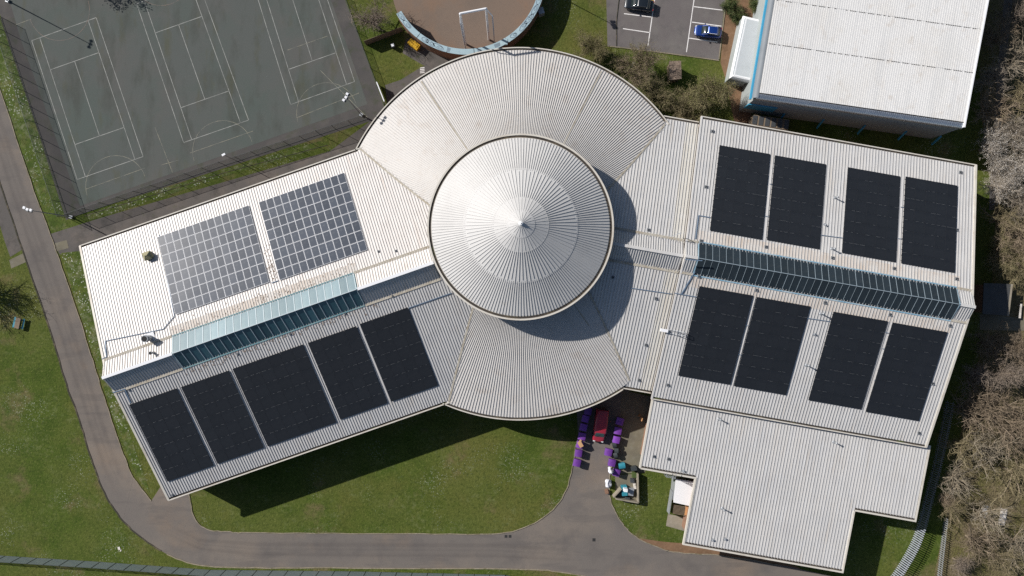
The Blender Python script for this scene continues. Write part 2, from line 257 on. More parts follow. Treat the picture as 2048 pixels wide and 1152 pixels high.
M_twig = {k: mat('twig_'+k, c, 0.9, spec=0.15, objrand=0.14, layers=[(c2, 0.5, 0.42, 0.66, 0.8)]) for k, c, c2 in (
    ('pale', (0.27, 0.23, 0.17), (0.35, 0.305, 0.235)), ('brown', (0.225, 0.175, 0.125), (0.29, 0.235, 0.17)), ('grey', (0.255, 0.22, 0.175), (0.33, 0.285, 0.23)), ('olive', (0.215, 0.18, 0.105), (0.275, 0.235, 0.145)), ('purple', (0.22, 0.18, 0.145), (0.29, 0.24, 0.195)))}
M_bud = mat('olive_buds', (0.175, 0.165, 0.072), 0.9, spec=0.2, objrand=0.15, layers=[((0.12, 0.12, 0.05), 1.1, 0.42, 0.66, 0.8)])
M_leafgreen = mat('evergreen_leaf', (0.055, 0.085, 0.025), 0.8, spec=0.3, objrand=0.15, layers=[((0.10, 0.12, 0.03), 1.1, 0.42, 0.66, 0.8)])
M_blossom = mat('pale_blossom', (0.66, 0.63, 0.59), 0.9, spec=0.2, layers=[((0.52, 0.48, 0.42), 1.1, 0.42, 0.66, 0.8)])
M_meshfence = mat('weld_mesh_green_grey', (0.13, 0.17, 0.165), 0.7, alpha=0.30)
M_meshfence2 = mat('weld_mesh_blue_grey', (0.19, 0.235, 0.265), 0.6, alpha=0.6)
M_post = mat('fence_post_dark', (0.05, 0.06, 0.06), 0.6)
M_pale = mat('palisade_steel', (0.36, 0.39, 0.46), 0.45, 0.2)
M_manhole = mat('cast_iron', (0.03, 0.03, 0.03), 0.7, 0.3)
M_carblue = mat('car_paint_blue', (0.008, 0.040, 0.21), 0.28, 0.35, 0.6, coat=1.0)
M_carblack = mat('car_paint_black', (0.012, 0.016, 0.020), 0.25, 0.2, 0.6, coat=1.0)
M_vanred = mat('van_paint_red', (0.36, 0.022, 0.042), 0.35, 0.0, 0.5, coat=0.6, layers=[((0.30, 0.02, 0.04), 1.0, 0.45, 0.7, 0.6)])
M_carglass = mat('car_glass', (0.012, 0.020, 0.022), 0.08, 0.0, 0.8)
M_vanglass = mat('van_glass_teal', (0.02, 0.09, 0.10), 0.15, 0.0, 0.8)
M_lamp = mat('lamp_lens', (0.75, 0.78, 0.80), 0.2, 0.2)
M_tail = mat('tail_lamp_red', (0.35, 0.01, 0.01), 0.3)
M_hubw = mat('pale_blue_steel', (0.40, 0.45, 0.52), 0.5, 0.1)
M_hub = mat('wheel_rim', (0.35, 0.36, 0.37), 0.35, 0.8)
M_shingle = mat('mossy_roof', (0.17, 0.125, 0.095), 0.9, objrand=0.3, layers=[((0.09, 0.07, 0.05), 2.0, 0.45, 0.7, 0.8), ((0.30, 0.24, 0.18), 3.5, 0.55, 0.72, 0.7)])
M_greyroof = mat('felt_roof', (0.055, 0.058, 0.06), 0.85, layers=[((0.035, 0.038, 0.038), 0.9, 0.45, 0.7, 0.7)])
M_sheetwhite = mat('white_board', (0.60, 0.57, 0.53), 0.8, layers=[((0.30, 0.26, 0.20), 1.6, 0.5, 0.68, 0.8)])
M_leanroof = mat('white_membrane', (0.74, 0.745, 0.76), 0.5)
# ================================================================== THE SETTING
def ground_sheet(name, pts, z, m, smooth=False, label=None):
    P = smooth_line(pts, 6, True) if smooth else pts
    return MB().sheet(P, z).build(name, m, None, None, 'structure')
MB().sheet([(-1500,-1500),(1500,-1500),(1500,1500),(-1500,1500)], 0.0).build('ground', M_grass, None, None, 'structure')
# woodland floor beyond the east wing
wood_pts = [(1962,-60),(2300,-60),(2300,1300),(1852,1300),(1868,1152),(1890,1050),(1905,940),(1930,830),(1962,700),(1985,560),(1992,430),(1975,330),(1960,200)]
ground_sheet('woodland_floor', px(wood_pts), 0.004, M_litter)
# sports court: margin and playing surface
ground_sheet('court_margin', px([(2,36),(-40,-90),(672,-90),(690,0),(775,232),(735,244),(150,432),(132,440)]), 0.004, M_tarmac_edge)
court = ground_sheet('sports_court', px([(40,76),(2,-60),(640,-60),(662,0),(735,208),(160,412)]), 0.008, M_court)
# paths beside the west wing and around the rotunda
ground_sheet('path', px([(100,468),(150,452),(200,436),(660,302),(735,246),(775,214),(770,170),(800,160),(846,132),(906,118),(960,120),(940,300),(700,420),(300,520),(180,520),(118,508)]), 0.0042, M_path)
ground_sheet('paved_court_approach', px([(812,78),(850,66),(935,110),(960,130),(905,120),(866,134),(846,130),(805,106)]), 0.0082, M_path)
ground_sheet('path', px([(-60,330),(0,366),(22,420),(44,499),(20,514),(8,480),(0,452),(-60,400)]), 0.0042, M_path)
ground_sheet('concrete_slab', px([(107,487),(133,480),(137,496),(112,503)]), 0.0125, M_yard)
ground_sheet('concrete_slab', px([(18,520),(47,506),(52,524),(22,537)]), 0.0125, M_yard)
# access road
right_edge = [(-60,20),(0,180),(60,360),(102,472),(115,510),(145,595),(177,693),(200,768),(220,831),(247,908),(267,955),(302,1001)]
left_edge = [(-60,180),(0,366),(44,499),(83,611),(112,700),(132,768),(163,855),(182,918),(208,985),(240,1035),(277,1071),(333,1108),(400,1130),(512,1136),(700,1136),(1024,1138),(1120,1144),(1230,1165),(1400,1200)]
apron = [(330,960),(372,980),(380,998),(388,1035),(413,1058),(460,1064),(512,1066),(700,1067),(900,1068),(1000,1067),(1060,1050),(1105,1020),(1130,985),(1143,945),(1150,900),(1156,860),(1150,780)]
yard_r = [(1260,760),(1250,860),(1228,915),(1219,960),(1221,998),(1237,1035),(1264,1068),(1307,1091),(1357,1105),(1450,1112),(1560,1130),(1720,1165),(1800,1300),(1400,1300)]
le = smooth_line(px(left_edge), 6); re = smooth_line(px(right_edge), 6); ap = smooth_line(px(apron), 6); yr = smooth_line(px(yard_r[:12]), 6)
def ragged(P, a=0.07):
    return [np.array(p[:2])+np.random.uniform(-a, a, 2) for p in P]
le, re, ap, yr = (ragged(P) for P in (le, re, ap, yr))
road_poly = list(le)+[W(1400,1300)]+[W(1800,1300)]+list(reversed(yr))+list(reversed(ap))+list(reversed(re))
MB().sheet(road_poly, 0.0085).build('road', M_road, None, None, 'structure')
road = bpy.data.objects['road']
def resample(P, n):
    P = [np.array(p[:2]) for p in P]; L_ = np.cumsum([0]+[np.linalg.norm(b-a) for a, b in zip(P, P[1:])]); q = np.linspace(0, L_[-1], n)
    return np.stack([np.interp(q, L_, [p[k] for p in P]) for k in (0, 1)], 1)
def tracked(name, A, B, n=60, m=14):
    A = resample(A, n); B = resample(B, n); mb = MB(); tr = []
    for i in range(n):
        e = min(1.0, i/8.0, (n-1-i)/8.0)
        for j in range(m+1):
            q = j/m; qq = 0.03+0.94*q; p = A[i]*(1-qq)+B[i]*qq; mb.v.append((p[0], p[1], 0.0125))
            tr.append(e*(0.55*math.exp(-((q-0.30)/0.07)**2)+0.55*math.exp(-((q-0.68)/0.07)**2)+0.35*math.exp(-((q-0.49)/0.05)**2)) if 0 < j < m else 0.0)
    for i in range(n-1):
        for j in range(m): a = i*(m+1)+j; mb.f.append((a, a+1, a+m+2, a+m+1)); mb.m.append(0)
    me = mb.mesh(name, M_road); at = me.attributes.new('track', 'FLOAT', 'POINT'); at.data.foreach_set('value', tr); return link(name, me, road)
tracked('worn_surface', le[:56], re[:61]); tracked('worn_surface', px([(300,1070),(400,1112),(512,1126),(700,1128),(1000,1130),(1180,1138)]), px([(300,1015),(400,1066),(512,1070),(700,1071),(980,1072),(1180,1085)]))
def kerb(pts, w=0.13, h=0.09, m=M_kerb, name='kerb'):
    MB().strip(pts, -w/2, w/2, h, z0=0.0).build(name, m, road)
kerb(re); kerb(ap[8:-8]); kerb(yr[10:-6]); kerb(le[66:], 0.16)
kerb(le[:66], 0.22, 0.05, M_kerbdark, 'edging')
# worn mud on the road's right shoulder
ground_sheet('muddy_verge', px([(1262,1076),(1330,1084),(1420,1092),(1520,1116),(1600,1136),(1560,1146),(1470,1128),(1380,1112),(1310,1098)]), 0.0042, M_brownpave, True)
ground_sheet('yard', px([(1246,780),(1330,800),(1290,945),(1232,948),(1226,915),(1246,860),(1240,810)]), 0.0125, M_yard)
# car park
ground_sheet('car_park', px([(1210,-120),(1462,-120),(1438,121),(1330,106),(1215,92)]), 0.0042, M_park)
ground_sheet('brown_path', px([(1462,-120),(1520,-120),(1515,60),(1502,250),(1470,250),(1452,160),(1441,125),(1452,0)]), 0.0042, M_brownpave)
cp = bpy.data.objects['car_park']
MB().strip(px([(1456,-60),(1450,20),(1438,118)]), -0.07, 0.07, 0.10, z0=0).build('kerb', M_kerb, cp)
MB().strip(px([(1438,121),(1330,106),(1215,92)]), -0.07, 0.07, 0.10, z0=0).build('kerb', M_kerb, cp)
MB().strip(px([(1245,-60),(1233,40),(1233,92)]), -0.05, 0.05, 0.08, z0=0).build('kerb', M_kerbdark, cp)
def paint(a, b, w, parent, m=M_line, z=0.0125, name='white_line'):
    MB().strip([W(*a), W(*b)], -w/2, w/2, z).build(name, m, parent)
for a, b in (((1391,-20),(1373,104)),((1312,-20),(1296,91)),((1388,13),(1445,20)),((1384,44),(1443,52)),((1378,76),(1435,84)),((1248,27),(1304,34)),((1246,57),(1300,65)),((1250,-6),(1308,2))):
    paint(a, b, 0.14, cp)
# yellow hatch by the black car
for k in range(4): paint((1296+k*3,-4+k*0.4),(1300+k*3,6), 0.12, cp, M_yellow, 0.0125, 'yellow_line')
# ---- court markings
def court_lines(TL, TRc, BRc, BL):
    TLw, TRw, BRw, BLw = (W(*p) for p in (TL, TRc, BRc, BL))
    def P(a, b): return (TLw*(1-a)+TRw*a)*(1-b)+(BLw*(1-a)+BRw*a)*b
    s = 1.37/10.97; q = 5.485/23.77
    segs = [((0,0),(1,0)),((0,1),(1,1)),((0,0),(0,1)),((1,0),(1,1)),((s,0),(s,1)),((1-s,0),(1-s,1)),((s,q),(1-s,q)),((s,1-q),(1-s,1-q)),((.5,q),(.5,1-q))]
    for a, b in segs: MB().strip([P(*a), P(*b)], -0.045, 0.045, 0.0125).build('court_line', M_courtline, court)
court_lines((63,81),(192,35),(286,313),(154,359))
court_lines((273,7),(396,-37),(497,240),(367,285))
court_lines((494,-72),(618,-112),(709,163),(581,209))
def arc(c, r, a0, a1, m, w=0.05, z=0.0165, n=22):
    c = W(*c); pts = [(c.x+r*math.cos(math.radians(a0+(a1-a0)*i/n)), c.y+r*math.sin(math.radians(a0+(a1-a0)*i/n)), 0) for i in range(n+1)]
    MB().strip(pts, -w/2, w/2, z).build('court_line', m, court)
arc((232,372), 4.9, 18, 198, M_courtline2); arc((446,302), 4.9, 18, 198, M_courtline2); arc((654,226), 4.9, 18, 198, M_courtline2)
arc((118,20), 4.9, 198, 378, M_courtline3); arc((322,-50), 4.9, 198, 378, M_courtline3)
for a, b in (((172,378),(290,336)),((380,306),(506,262)),((592,236),(718,186)),((30,50),(62,38)),((310,255),(345,345)),((322,330),(358,320)),((575,100),(655,72)),((640,140),(735,235))):
    MB().strip([W(*a), W(*b)], -0.03, 0.03, 0.0205).build('court_line', M_courtline2, court)
MB().strip(px([(1,36),(60,214),(135,436)]), -0.06, 0.06, 0.07, z0=0).build('edging', M_kerbdark, bpy.data.objects['court_margin'])
# grass strip between court and wing stays ground; path edging stones
MB().strip(px([(168,432),(300,392),(450,345),(655,290)]), -0.05, 0.05, 0.03, z0=0).build('edging', M_kerbdark, bpy.data.objects['path'])
ground_sheet('verge', px([(168,431),(300,385),(450,338),(640,282),(660,288),(640,296),(450,352),(300,402),(180,440)]), 0.0125, M_verge)
ground_sheet('verge', px([(-20,0),(2,36),(60,214),(128,430),(132,452),(104,462),(64,358),(30,270),(4,190),(-20,130)]), 0.0125, M_verge)
ground_sheet('verge', px([(122,506),(175,500),(215,740),(300,985),(270,950),(225,830),(180,690),(148,592)]), 0.0125, M_verge)
# manholes and drain covers
for u, v in ((1012,1073),(1020,1073)): MB().box(W(u, v, 0.012), (0.45, 0.45, 0.012)).build('drain_cover', M_manhole, road)
MB().box(W(1188,1080,0.012), (0.5, 0.5, 0.012)).build('drain_cover', M_manhole, road)
MB().box(W(1336,1102,0.012), (0.4, 0.3, 0.012)).build('drain_cover', M_manhole, road)
# ================================================================== LEISURE CENTRE
C0 = Vector((1.21, 8.68, 0)); ZE = 6.4; SL = 0.219
bld = thing('leisure_centre', 'large grey ribbed metal roofed leisure centre with round conical rotunda and two wings', 'building', C0)
class Frame:
    def __init__(s, TL, TRc, BRc, BL, ze, sl=SL):
        TLw, TRw, BRw, BLw = (W(u, v, ze) for u, v in (TL, TRc, BRc, BL)); s.ze = ze; s.sl = sl
        a = (TRw-TLw)+(BRw-BLw); a.z = 0; a.normalize(); s.a = a; s.n = Vector((-a.y, a.x, 0)); M = (TLw+BLw)/2; M.z = 0
        s.L = ((TRw-TLw).length+(BRw-BLw).length)/2
        s.hw = ((TLw-BLw).dot(s.n)+(TRw-BRw).dot(s.n))/4
        c = (TLw+BLw+TRw+BRw)/4; dd = (c-M).dot(s.n); M = M+s.n*dd; s.M = M
        s.mat = Matrix(((a.x, s.n.x, 0, M.x), (a.y, s.n.y, 0, M.y), (0, 0, 1, 0), (0, 0, 0, 1)))
    def loc(s, w): d = Vector((w.x, w.y, 0))-s.M; return d.dot(s.a), d.dot(s.n)
    def z(s, d): return s.ze+(s.hw-abs(d))*s.sl
    def hit(s, u, v, dz=0.0):
        z = 9.0
        for _ in range(12):
            w = W(u, v, z); t, d = s.loc(w); z = s.z(d)+dz
        return t, d, z
FL = Frame((165,488),(715,298),(890,808),(330,1005), ZE)
FR = Frame((1400,235),(1950,325),(1857,900),(1305,795), 6.75)
def slab(mb, pts, th=0.10):
    """pts: 3 or more corners of one roof plane, counter-clockwise seen from above"""
    n = len(pts); vs = list(pts)+[(p[0], p[1], p[2]-th) for p in pts]
    mb.add(vs, [tuple(range(n)), tuple(range(2*n-1, n-1, -1))]+[(i, n+i, n+(i+1) % n, (i+1) % n) for i in range(n)])
def slope(fr, t0, t1, d0, d1, m, mrib, sp, name='roof_slope', rib=(0.06, 0.075), zoff=0.0, parent=None):
    """one roof plane between |d| = d0 (upper) and d1 (eave), with its standing seams"""
    parent = parent or bld
    p = [(t0, d0), (t1, d0), (t1, d1), (t0, d1)]
    if d1 > d0: pass
    pts = [(t, d, fr.z(d)+zoff) for t, d in p]
    if d1 < d0: pts = pts[::-1]
    mb = MB(); slab(mb, pts); o = mb.build(name, m, parent, fr.mat)
    r = MB(); k = t0+sp*0.5; sg = 1 if d1 > 0 else -1; up = Vector((0, sg*fr.sl, 1)).normalized()
    while k < t1-0.02:
        r.beam((k, d0, fr.z(d0)+zoff), (k, d1, fr.z(d1)+zoff), rib[0], rib[1], up, base=True); k += sp
    r.build('standing_seams', mrib, o, fr.mat, 'stuff')
    return o
EG = 0.42                                    # gutter zone at the eaves
def eaves(fr, t0, t1, sg, lip=M_trim):
    d = sg*fr.hw; z = fr.ze
    MB().box(((t0+t1)/2, sg*(fr.hw-EG*0.5-0.04), z-0.06), (t1-t0, EG-0.06, 0.06)).build('gutter', M_gutter, bld, fr.mat)
    MB().box(((t0+t1)/2, sg*(fr.hw-0.06), z-0.12), (t1-t0, 0.16, 0.42)).build('fascia', lip, bld, fr.mat)
def verge(fr, t, d0, d1, w=0.32, m=M_trim, zoff=0.07):
    MB().beam((t, d0, fr.z(d0)+zoff-0.15), (t, d1, fr.z(d1)+zoff-0.15), w, 0.34).build('verge_trim', m, bld, fr.mat)
def gable_wall(fr, t0, t1, inset=0.7, m=M_brick):
    """walls under a gabled wing"""
    h = fr.hw-inset; mb = MB()
    P = [(-h, 0), (h, 0), (h, fr.z(h)-0.2), (0, fr.z(0)-0.2), (-h, fr.z(h)-0.2)]
    vs = [(t0, d, z) for d, z in P]+[(t1, d, z) for d, z in P]; n = 5
    mb.add(vs, [tuple(range(n-1, -1, -1)), tuple(range(n, 2*n))]+[(i, (i+1) % n, n+(i+1) % n, n+i) for i in range(n)])
    mb.build('wall', m, bld, fr.mat)
SPL = 0.40
# --- west wing
LW = FL.loc(C0)[0]
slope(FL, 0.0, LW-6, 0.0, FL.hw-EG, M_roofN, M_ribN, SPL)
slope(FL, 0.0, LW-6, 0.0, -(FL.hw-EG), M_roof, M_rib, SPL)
eaves(FL, 0.0, 46.0, 1); eaves(FL, 0.0, 46.0, -1)
verge(FL, 0.10, FL.hw-0.1, 0.0); verge(FL, 0.10, -FL.hw+0.1, 0.0)
gable_wall(FL, 0.6, 44.0)
# --- rotunda
R1, R2 = 27.85, 28.75; ZD = 9.3; RD = 12.6
RIBS = 392
def skirt(e0, e1, R, m, mrib, name='skirt_roof', over=0.42):
    """conical sector between angles (radians); a standing seam on every sheet joint"""
    a0, a1 = e0-over, e1+over
    n = max(3, int(round((a1-a0)/(2*math.pi)*RIBS))); sl = (ZD-ZE)/(R-EG-RD)
    mb = MB(); vs = []; Ro = R-EG
    for i in range(n+1):
        a = a0+(a1-a0)*i/n
        for r, z in ((RD, ZD), (Ro, ZE), (Ro, ZE-0.1), (RD, ZD-0.1)): vs.append((r*math.cos(a), r*math.sin(a), z))
    fs = []
    for i in range(n):
        b = 4*i; c = b+4; fs += [(b+1, c+1, c, b), (b+2, c+2, c+1, b+1), (b+3, c+3, c+2, b+2)]
    mb.add(vs, fs); M = Matrix.Translation(C0); o = mb.build(name, m, bld, M)
    r = MB()
    for i in range(n+1):
        a = a0+(a1-a0)*i/n; c, s_ = math.cos(a), math.sin(a)
        up = Vector((c*sl, s_*sl, 1)).normalized()
        r.beam((RD*c, RD*s_, ZD), (Ro*c, Ro*s_, ZE), 0.055, 0.08, up, base=True)
    r.build('standing_seams', mrib, o, M, 'stuff')
    # gutter, fascia
    a0, a1 = e0, e1; n = n//2
    pts = [((R)*math.cos(a0+(a1-a0)*i/n), (R)*math.sin(a0+(a1-a0)*i/n)) for i in range(n+1)]
    MB().strip(pts, 0.10, EG+0.02, ZE-0.05, z0=ZE-0.12).build('gutter', M_gutter, bld, M)
    MB().strip(pts, 0.14, -0.02, ZE+0.09, z0=ZE-0.33).build('fascia', M_trim, bld, M)
    # wall under the eaves
    pw = [((R-1.1)*math.cos(a0+(a1-a0)*i/n), (R-1.1)*math.sin(a0+(a1-a0)*i/n)) for i in range(0, n+1, 4)]
    MB().strip(pw, 0.0, 0.3, ZE-0.1, z0=0).build('wall', M_brick, bld, M)
    return sl
def ang(u, v): w = W(u, v, ZE)-C0; return math.atan2(w.y, w.x)
aTR, aTL = ang(1340,243), ang(715,298); aBL, aBR = ang(890,808), ang(1245,785)
skirt(aTR-0.012, aTL+0.012, R1, M_skirt, M_ribC)
skirt(aBL-0.012, aBR+0.012, R2, M_skirt, M_ribC)
MT = Matrix.Translation(C0)
# lap flashings running up the skirt
for u0, v0, u1, v1 in ((838,163,938,300),(1210,128,1132,283),(1155,620,1195,678)):
    a0_ = ang((u0+u1)/2, (v0+v1)/2); c, s_ = math.cos(a0_), math.sin(a0_); sl = (ZD-ZE)/(R1-EG-RD)
    up = Vector((c*sl, s_*sl, 1)).normalized(); r0, r1 = (RD, R1-EG-0.3) if v0 < 600 else (RD, RD+5)
    MB().beam((r0*c, r0*s_, ZD), (r1*c, r1*s_, ZD-(r1-r0)*sl), 0.20, 0.07, up, base=True).build('lap_flashing', M_flash, bld, MT)
# valley flashings between skirt and wings
def surf_skirt(x, y, R): r = math.hypot(x-C0.x, y-C0.y); return ZE+(R-EG-r)*(ZD-ZE)/(R-EG-RD)
def valley(fr, R, sg, r_out):
    pts = []
    for i in range(9):
        r = RD+0.3+(R-EG-0.2-RD-0.3)*i/8; lo, hi = r_out; f = lambda a: fr.z(fr.loc(C0+Vector((r*math.cos(a), r*math.sin(a), 0)))[1])-(ZE+(R-EG-r)*(ZD-ZE)/(R-EG-RD))
        if f(lo)*f(hi) > 0: continue
        for _ in range(40):
            m_ = (lo+hi)/2
            if f(lo)*f(m_) <= 0: hi = m_
            else: lo = m_
        a = (lo+hi)/2; pts.append(Vector((r*math.cos(a), r*math.sin(a), ZE+(R-EG-r)*(ZD-ZE)/(R-EG-RD)+0.05)))
    if len(pts) > 1:
        mb = MB()
        for a, b in zip(pts, pts[1:]): mb.beam(a, b, 0.24, 0.08)
        mb.build('valley_flashing', M_flash, bld, MT)
# drum
ZR = 12.9; RR = 13.05
def ring(mb, r0, r1, z0, z1, n=120):
    pts = [(r0*math.cos(2*math.pi*i/n), r0*math.sin(2*math.pi*i/n)) for i in range(n)]
    mb.strip(pts, 0, r0-r1, z1, z0=z0, closed=True)
mb = MB(); ring(mb, RD+0.05, RD-0.25, 6.0, ZR-0.1); mb.build('drum_wall', M_darkwall, bld, MT)
mb = MB(); ring(mb, RD+0.42, RD+0.02, ZD-0.15, ZD+0.12); mb.build('drum_flashing', M_flash, bld, MT)
mb = MB(); ring(mb, RR+0.24, RR+0.0, ZR-0.45, ZR+0.06); mb.build('drum_fascia', M_trim, bld, MT)
mb = MB(); ring(mb, RR-0.002, RR-0.32, ZR-0.25, ZR-0.06); mb.build('gutter', M_gutter, bld, MT)
mb = MB(); ring(mb, RR-0.33, RR-0.42, ZR-0.35, ZR+0.02); mb.build('gutter_lip', M_trim, bld, MT)
ZA = 18.2; RC = RR-0.4; CN = 180
def cz(r): return ZR+0.06+(ZA-ZR-0.06)*(1-r/RC)
def cone_band(r0, r1, m, n, lift, name, parent=bld):
    mb = MB(); vs = []
    for i in range(n):
        a = 2*math.pi*i/n
        for r in (r0, r1): vs.append((r*math.cos(a), r*math.sin(a), cz(r)+lift))
    fs = [(2*i, 2*i+1, 2*((i+1) % n)+1, 2*((i+1) % n)) for i in range(n)]
    if r0 < 0.01:
        vs = [(0, 0, cz(0)+lift)]+[(r1*math.cos(2*math.pi*i/n), r1*math.sin(2*math.pi*i/n), cz(r1)+lift) for i in range(n)]
        fs = [(0, 1+i, 1+(i+1) % n) for i in range(n)]
    mb.add(vs, fs); return mb.build(name, m, parent, MT)
cone = cone_band(7.9, RC, M_cone, CN, 0.0, 'cone_roof')
def cone_ribs(r0, r1, n, lift, o, off=0.0):
    r = MB(); sl = (ZA-ZR)/RC
    for i in range(n):
        a = 2*math.pi*(i+off)/n; c, s_ = math.cos(a), math.sin(a); up = Vector((c*sl, s_*sl, 1)).normalized()
        q = r1-(0.22*(i % 3) if r1 < RC-1 else 0)
        r.beam((r0*c, r0*s_, cz(r0)+lift), (q*c, q*s_, cz(q)+lift), 0.055 if r1 > 5 else 0.035, 0.065 if r1 > 5 else 0.035, up, base=True)
    r.build('standing_seams', M_ribC, o, MT, 'stuff')
cone_ribs(7.75, RC, CN, 0.0, cone)
c2 = cone_band(3.75, 8.05, M_cone2, 90, 0.03, 'cone_roof'); cone_ribs(3.75, 8.0, 90, 0.03, c2)
c3 = cone_band(1.8, 3.9, M_cone, 45, 0.055, 'cone_roof'); cone_ribs(1.7, 4.1, 45, 0.055, c3)
c4 = cone_band(0.0, 1.95, M_cone2, 45, 0.08, 'cone_roof'); cone_ribs(0.4, 2.0, 22, 0.08, c4)
mb = MB(); mb.tube((0,0,ZA-0.1), (0,0,ZA+0.25), 0.34, 0.22, 16); mb.tube((0,0,ZA+0.25), (0,0,ZA+0.5), 0.12, 0.03, 10); mb.build('finial', M_whitemetal, bld, MT)
# --- east link and east wing
LC = FR.loc(C0)[0]
class Sub(Frame):
    def __init__(s, fr, dhw, dze): s.a, s.n, s.M, s.mat = fr.a, fr.n, fr.M, fr.mat; s.hw = fr.hw+dhw; s.ze = fr.ze+dze; s.sl = fr.sl; s.L = fr.L
tl, dl, _ = FR.hit(1397,250); FK = Sub(FR, -0.75, -0.62)
slope(FK, LC+6, 0.0-1.9, 0.0, FK.hw-EG, M_roof, M_ribE, 0.45); slope(FK, LC+6, 0.0-1.9, 0.0, -(FK.hw-EG), M_roof, M_ribE, 0.45)
slope(FK, -1.9, 0.0, 0.0, FK.hw-EG, M_roofcream, M_ribE, 0.45, zoff=0.012); slope(FK, -1.9, 0.0, 0.0, -(FK.hw-EG), M_roofcream, M_ribE, 0.45, zoff=0.012)
eaves(FK, -26.0, -0.05, 1); eaves(FK, -26.0, -0.05, -1)
gable_wall(FK, -24.0, 0.5)
slope(FR, 0.0, FR.L, 0.0, FR.hw-EG, M_roof, M_ribE, 0.45); slope(FR, 0.0, FR.L, 0.0, -(FR.hw-EG), M_roof, M_ribE, 0.45)
eaves(FR, 0.0, FR.L, 1); eaves(FR, 0.0, FR.L, -1)
verge(FR, FR.L-0.12, FR.hw-0.1, 0.0); verge(FR, FR.L-0.12, -FR.hw+0.1, 0.0)
verge(FR, 0.10, FR.hw-0.1, 0.0, 0.24, M_roof); verge(FR, 0.10, -FR.hw+0.1, 0.0, 0.24, M_roof)
gable_wall(FR, 0.5, FR.L-0.6)
# --- ridge monitors and skylights
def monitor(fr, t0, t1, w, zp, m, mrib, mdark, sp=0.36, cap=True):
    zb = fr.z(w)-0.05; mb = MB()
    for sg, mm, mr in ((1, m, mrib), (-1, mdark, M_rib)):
        q = MB(); pts = [(t0, 0, zp), (t1, 0, zp), (t1, sg*w, zb), (t0, sg*w, zb)]
        if sg < 0: pts = pts[::-1]
        slab(q, pts); o = q.build('monitor_slope', mm, bld, fr.mat)
        r = MB(); k = t0+sp/2; up = Vector((0, sg*(zp-zb)/w, 1)).normalized()
        while k < t1-0.02: r.beam((k, sg*0.16, zp-0.16*(zp-zb)/w), (k, sg*w, zb), 0.06, 0.08, up, base=True); k += sp
        r.build('standing_seams', mr, o, fr.mat, 'stuff')
        MB().beam((t0, sg*(w+0.16), fr.z(w+0.16)+0.03), (t1, sg*(w+0.16), fr.z(w+0.16)+0.03), 0.36, 0.08).build('base_flashing', M_flash, bld, fr.mat)
    if cap: MB().beam((t0, 0, zp+0.05), (t1, 0, zp+0.05), 0.42, 0.10).build('ridge_cap', M_whitemetal if m is M_roofN else M_roof, bld, fr.mat)
    for t in (t0+0.03, t1-0.03):
        MB().add([(t, w, zb), (t, 0, zp), (t, -w, zb), (t+0.05, w, zb), (t+0.05, 0, zp), (t+0.05, -w, zb)], [(0, 1, 2), (5, 4, 3), (0, 3, 4, 1), (1, 4, 5, 2)]).build('monitor_end', M_trim, bld, fr.mat)
def skylight(fr, t0, t1, w, zp, n, mN, mS, mbar, frame, lift=0.06, bw=0.04):
    zb = fr.z(w)-0.02; zp += lift
    root = MB().beam((t0, 0, zp+0.03), (t1, 0, zp+0.03), 0.10, 0.10).build('skylight', mbar, bld, fr.mat)
    st = (t1-t0)/n
    for sg, mm in ((1, mN), (-1, mS)):
        q = MB(); pts = [(-st/2+0.01, 0, 0), (st/2-0.01, 0, 0), (st/2-0.01, sg*w, zb-zp), (-st/2+0.01, sg*w, zb-zp)]
        if sg < 0: pts = pts[::-1]
        slab(q, pts, 0.04); me = q.mesh('pane', mm)
        b = MB(); up = Vector((0, sg*(zp-zb)/w, 1)).normalized(); b.beam((0, 0, 0.0), (0, sg*w, zb-zp), bw, 0.045, up, base=True); bm_ = b.mesh('glazing_bar', mbar)
        for k in range(n): link('pane', me, root, fr.mat @ Matrix.Translation((t0+st*(k+.5), 0, zp)))
        for k in range(n+1): link('glazing_bar', bm_, root, fr.mat @ Matrix.Translation((t0+st*k, 0, zp)))
        MB().beam((t0, sg*(w+0.05), zb+0.02), (t1, sg*(w+0.05), zb+0.02), 0.16, 0.14).build('sill_rail', frame, root, fr.mat)
    for t in (t0-0.06, t1+0.06):
        MB().add([(t-0.05, w, zb), (t-0.05, 0, zp+0.05), (t-0.05, -w, zb), (t+0.05, w, zb), (t+0.05, 0, zp+0.05), (t+0.05, -w, zb)], [(0, 1, 2), (5, 4, 3), (0, 3, 4, 1), (1, 4, 5, 2), (2, 5, 3, 0)]).build('end_frame', frame, root, fr.mat)
WM = 2.35; ZP = FL.z(WM)+1.55
def tz(fr, u, v, z): return fr.loc(W(u, v, z))[0]
tA, tB = tz(FL, 344, 703, ZP), tz(FL, 712, 576, ZP); tEnd = tz(FL, 862, 523, ZP)
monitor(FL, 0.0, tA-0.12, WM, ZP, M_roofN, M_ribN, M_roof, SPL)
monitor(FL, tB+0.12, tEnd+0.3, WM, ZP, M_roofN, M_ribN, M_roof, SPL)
skylight(FL, tA, tB, WM+0.12, ZP+0.05, 24, M_glasssheen, M_glassteal, M_bar, M_barteal, bw=0.085)
ZPR = FR.z(WM)+1.25
sA, sB = tz(FR, 1398, 515, ZPR), tz(FR, 1920, 603, ZPR)
monitor(FR, 0.0, sA-0.12, 2.2, ZPR, M_roof, M_rib, M_roof); monitor(FR, sB+0.12, FR.L-0.05, 2.2, ZPR-0.1, M_roof, M_rib, M_roof)
monitor(FK, LC+13.4, -0.1, 2.2, FK.z(2.2)+1.25, M_roof, M_rib, M_roof)
skylight(FR, sA, sB, 2.42, ZPR+0.02, 38, M_glassblack, M_glassblack, M_barE, M_barblue)
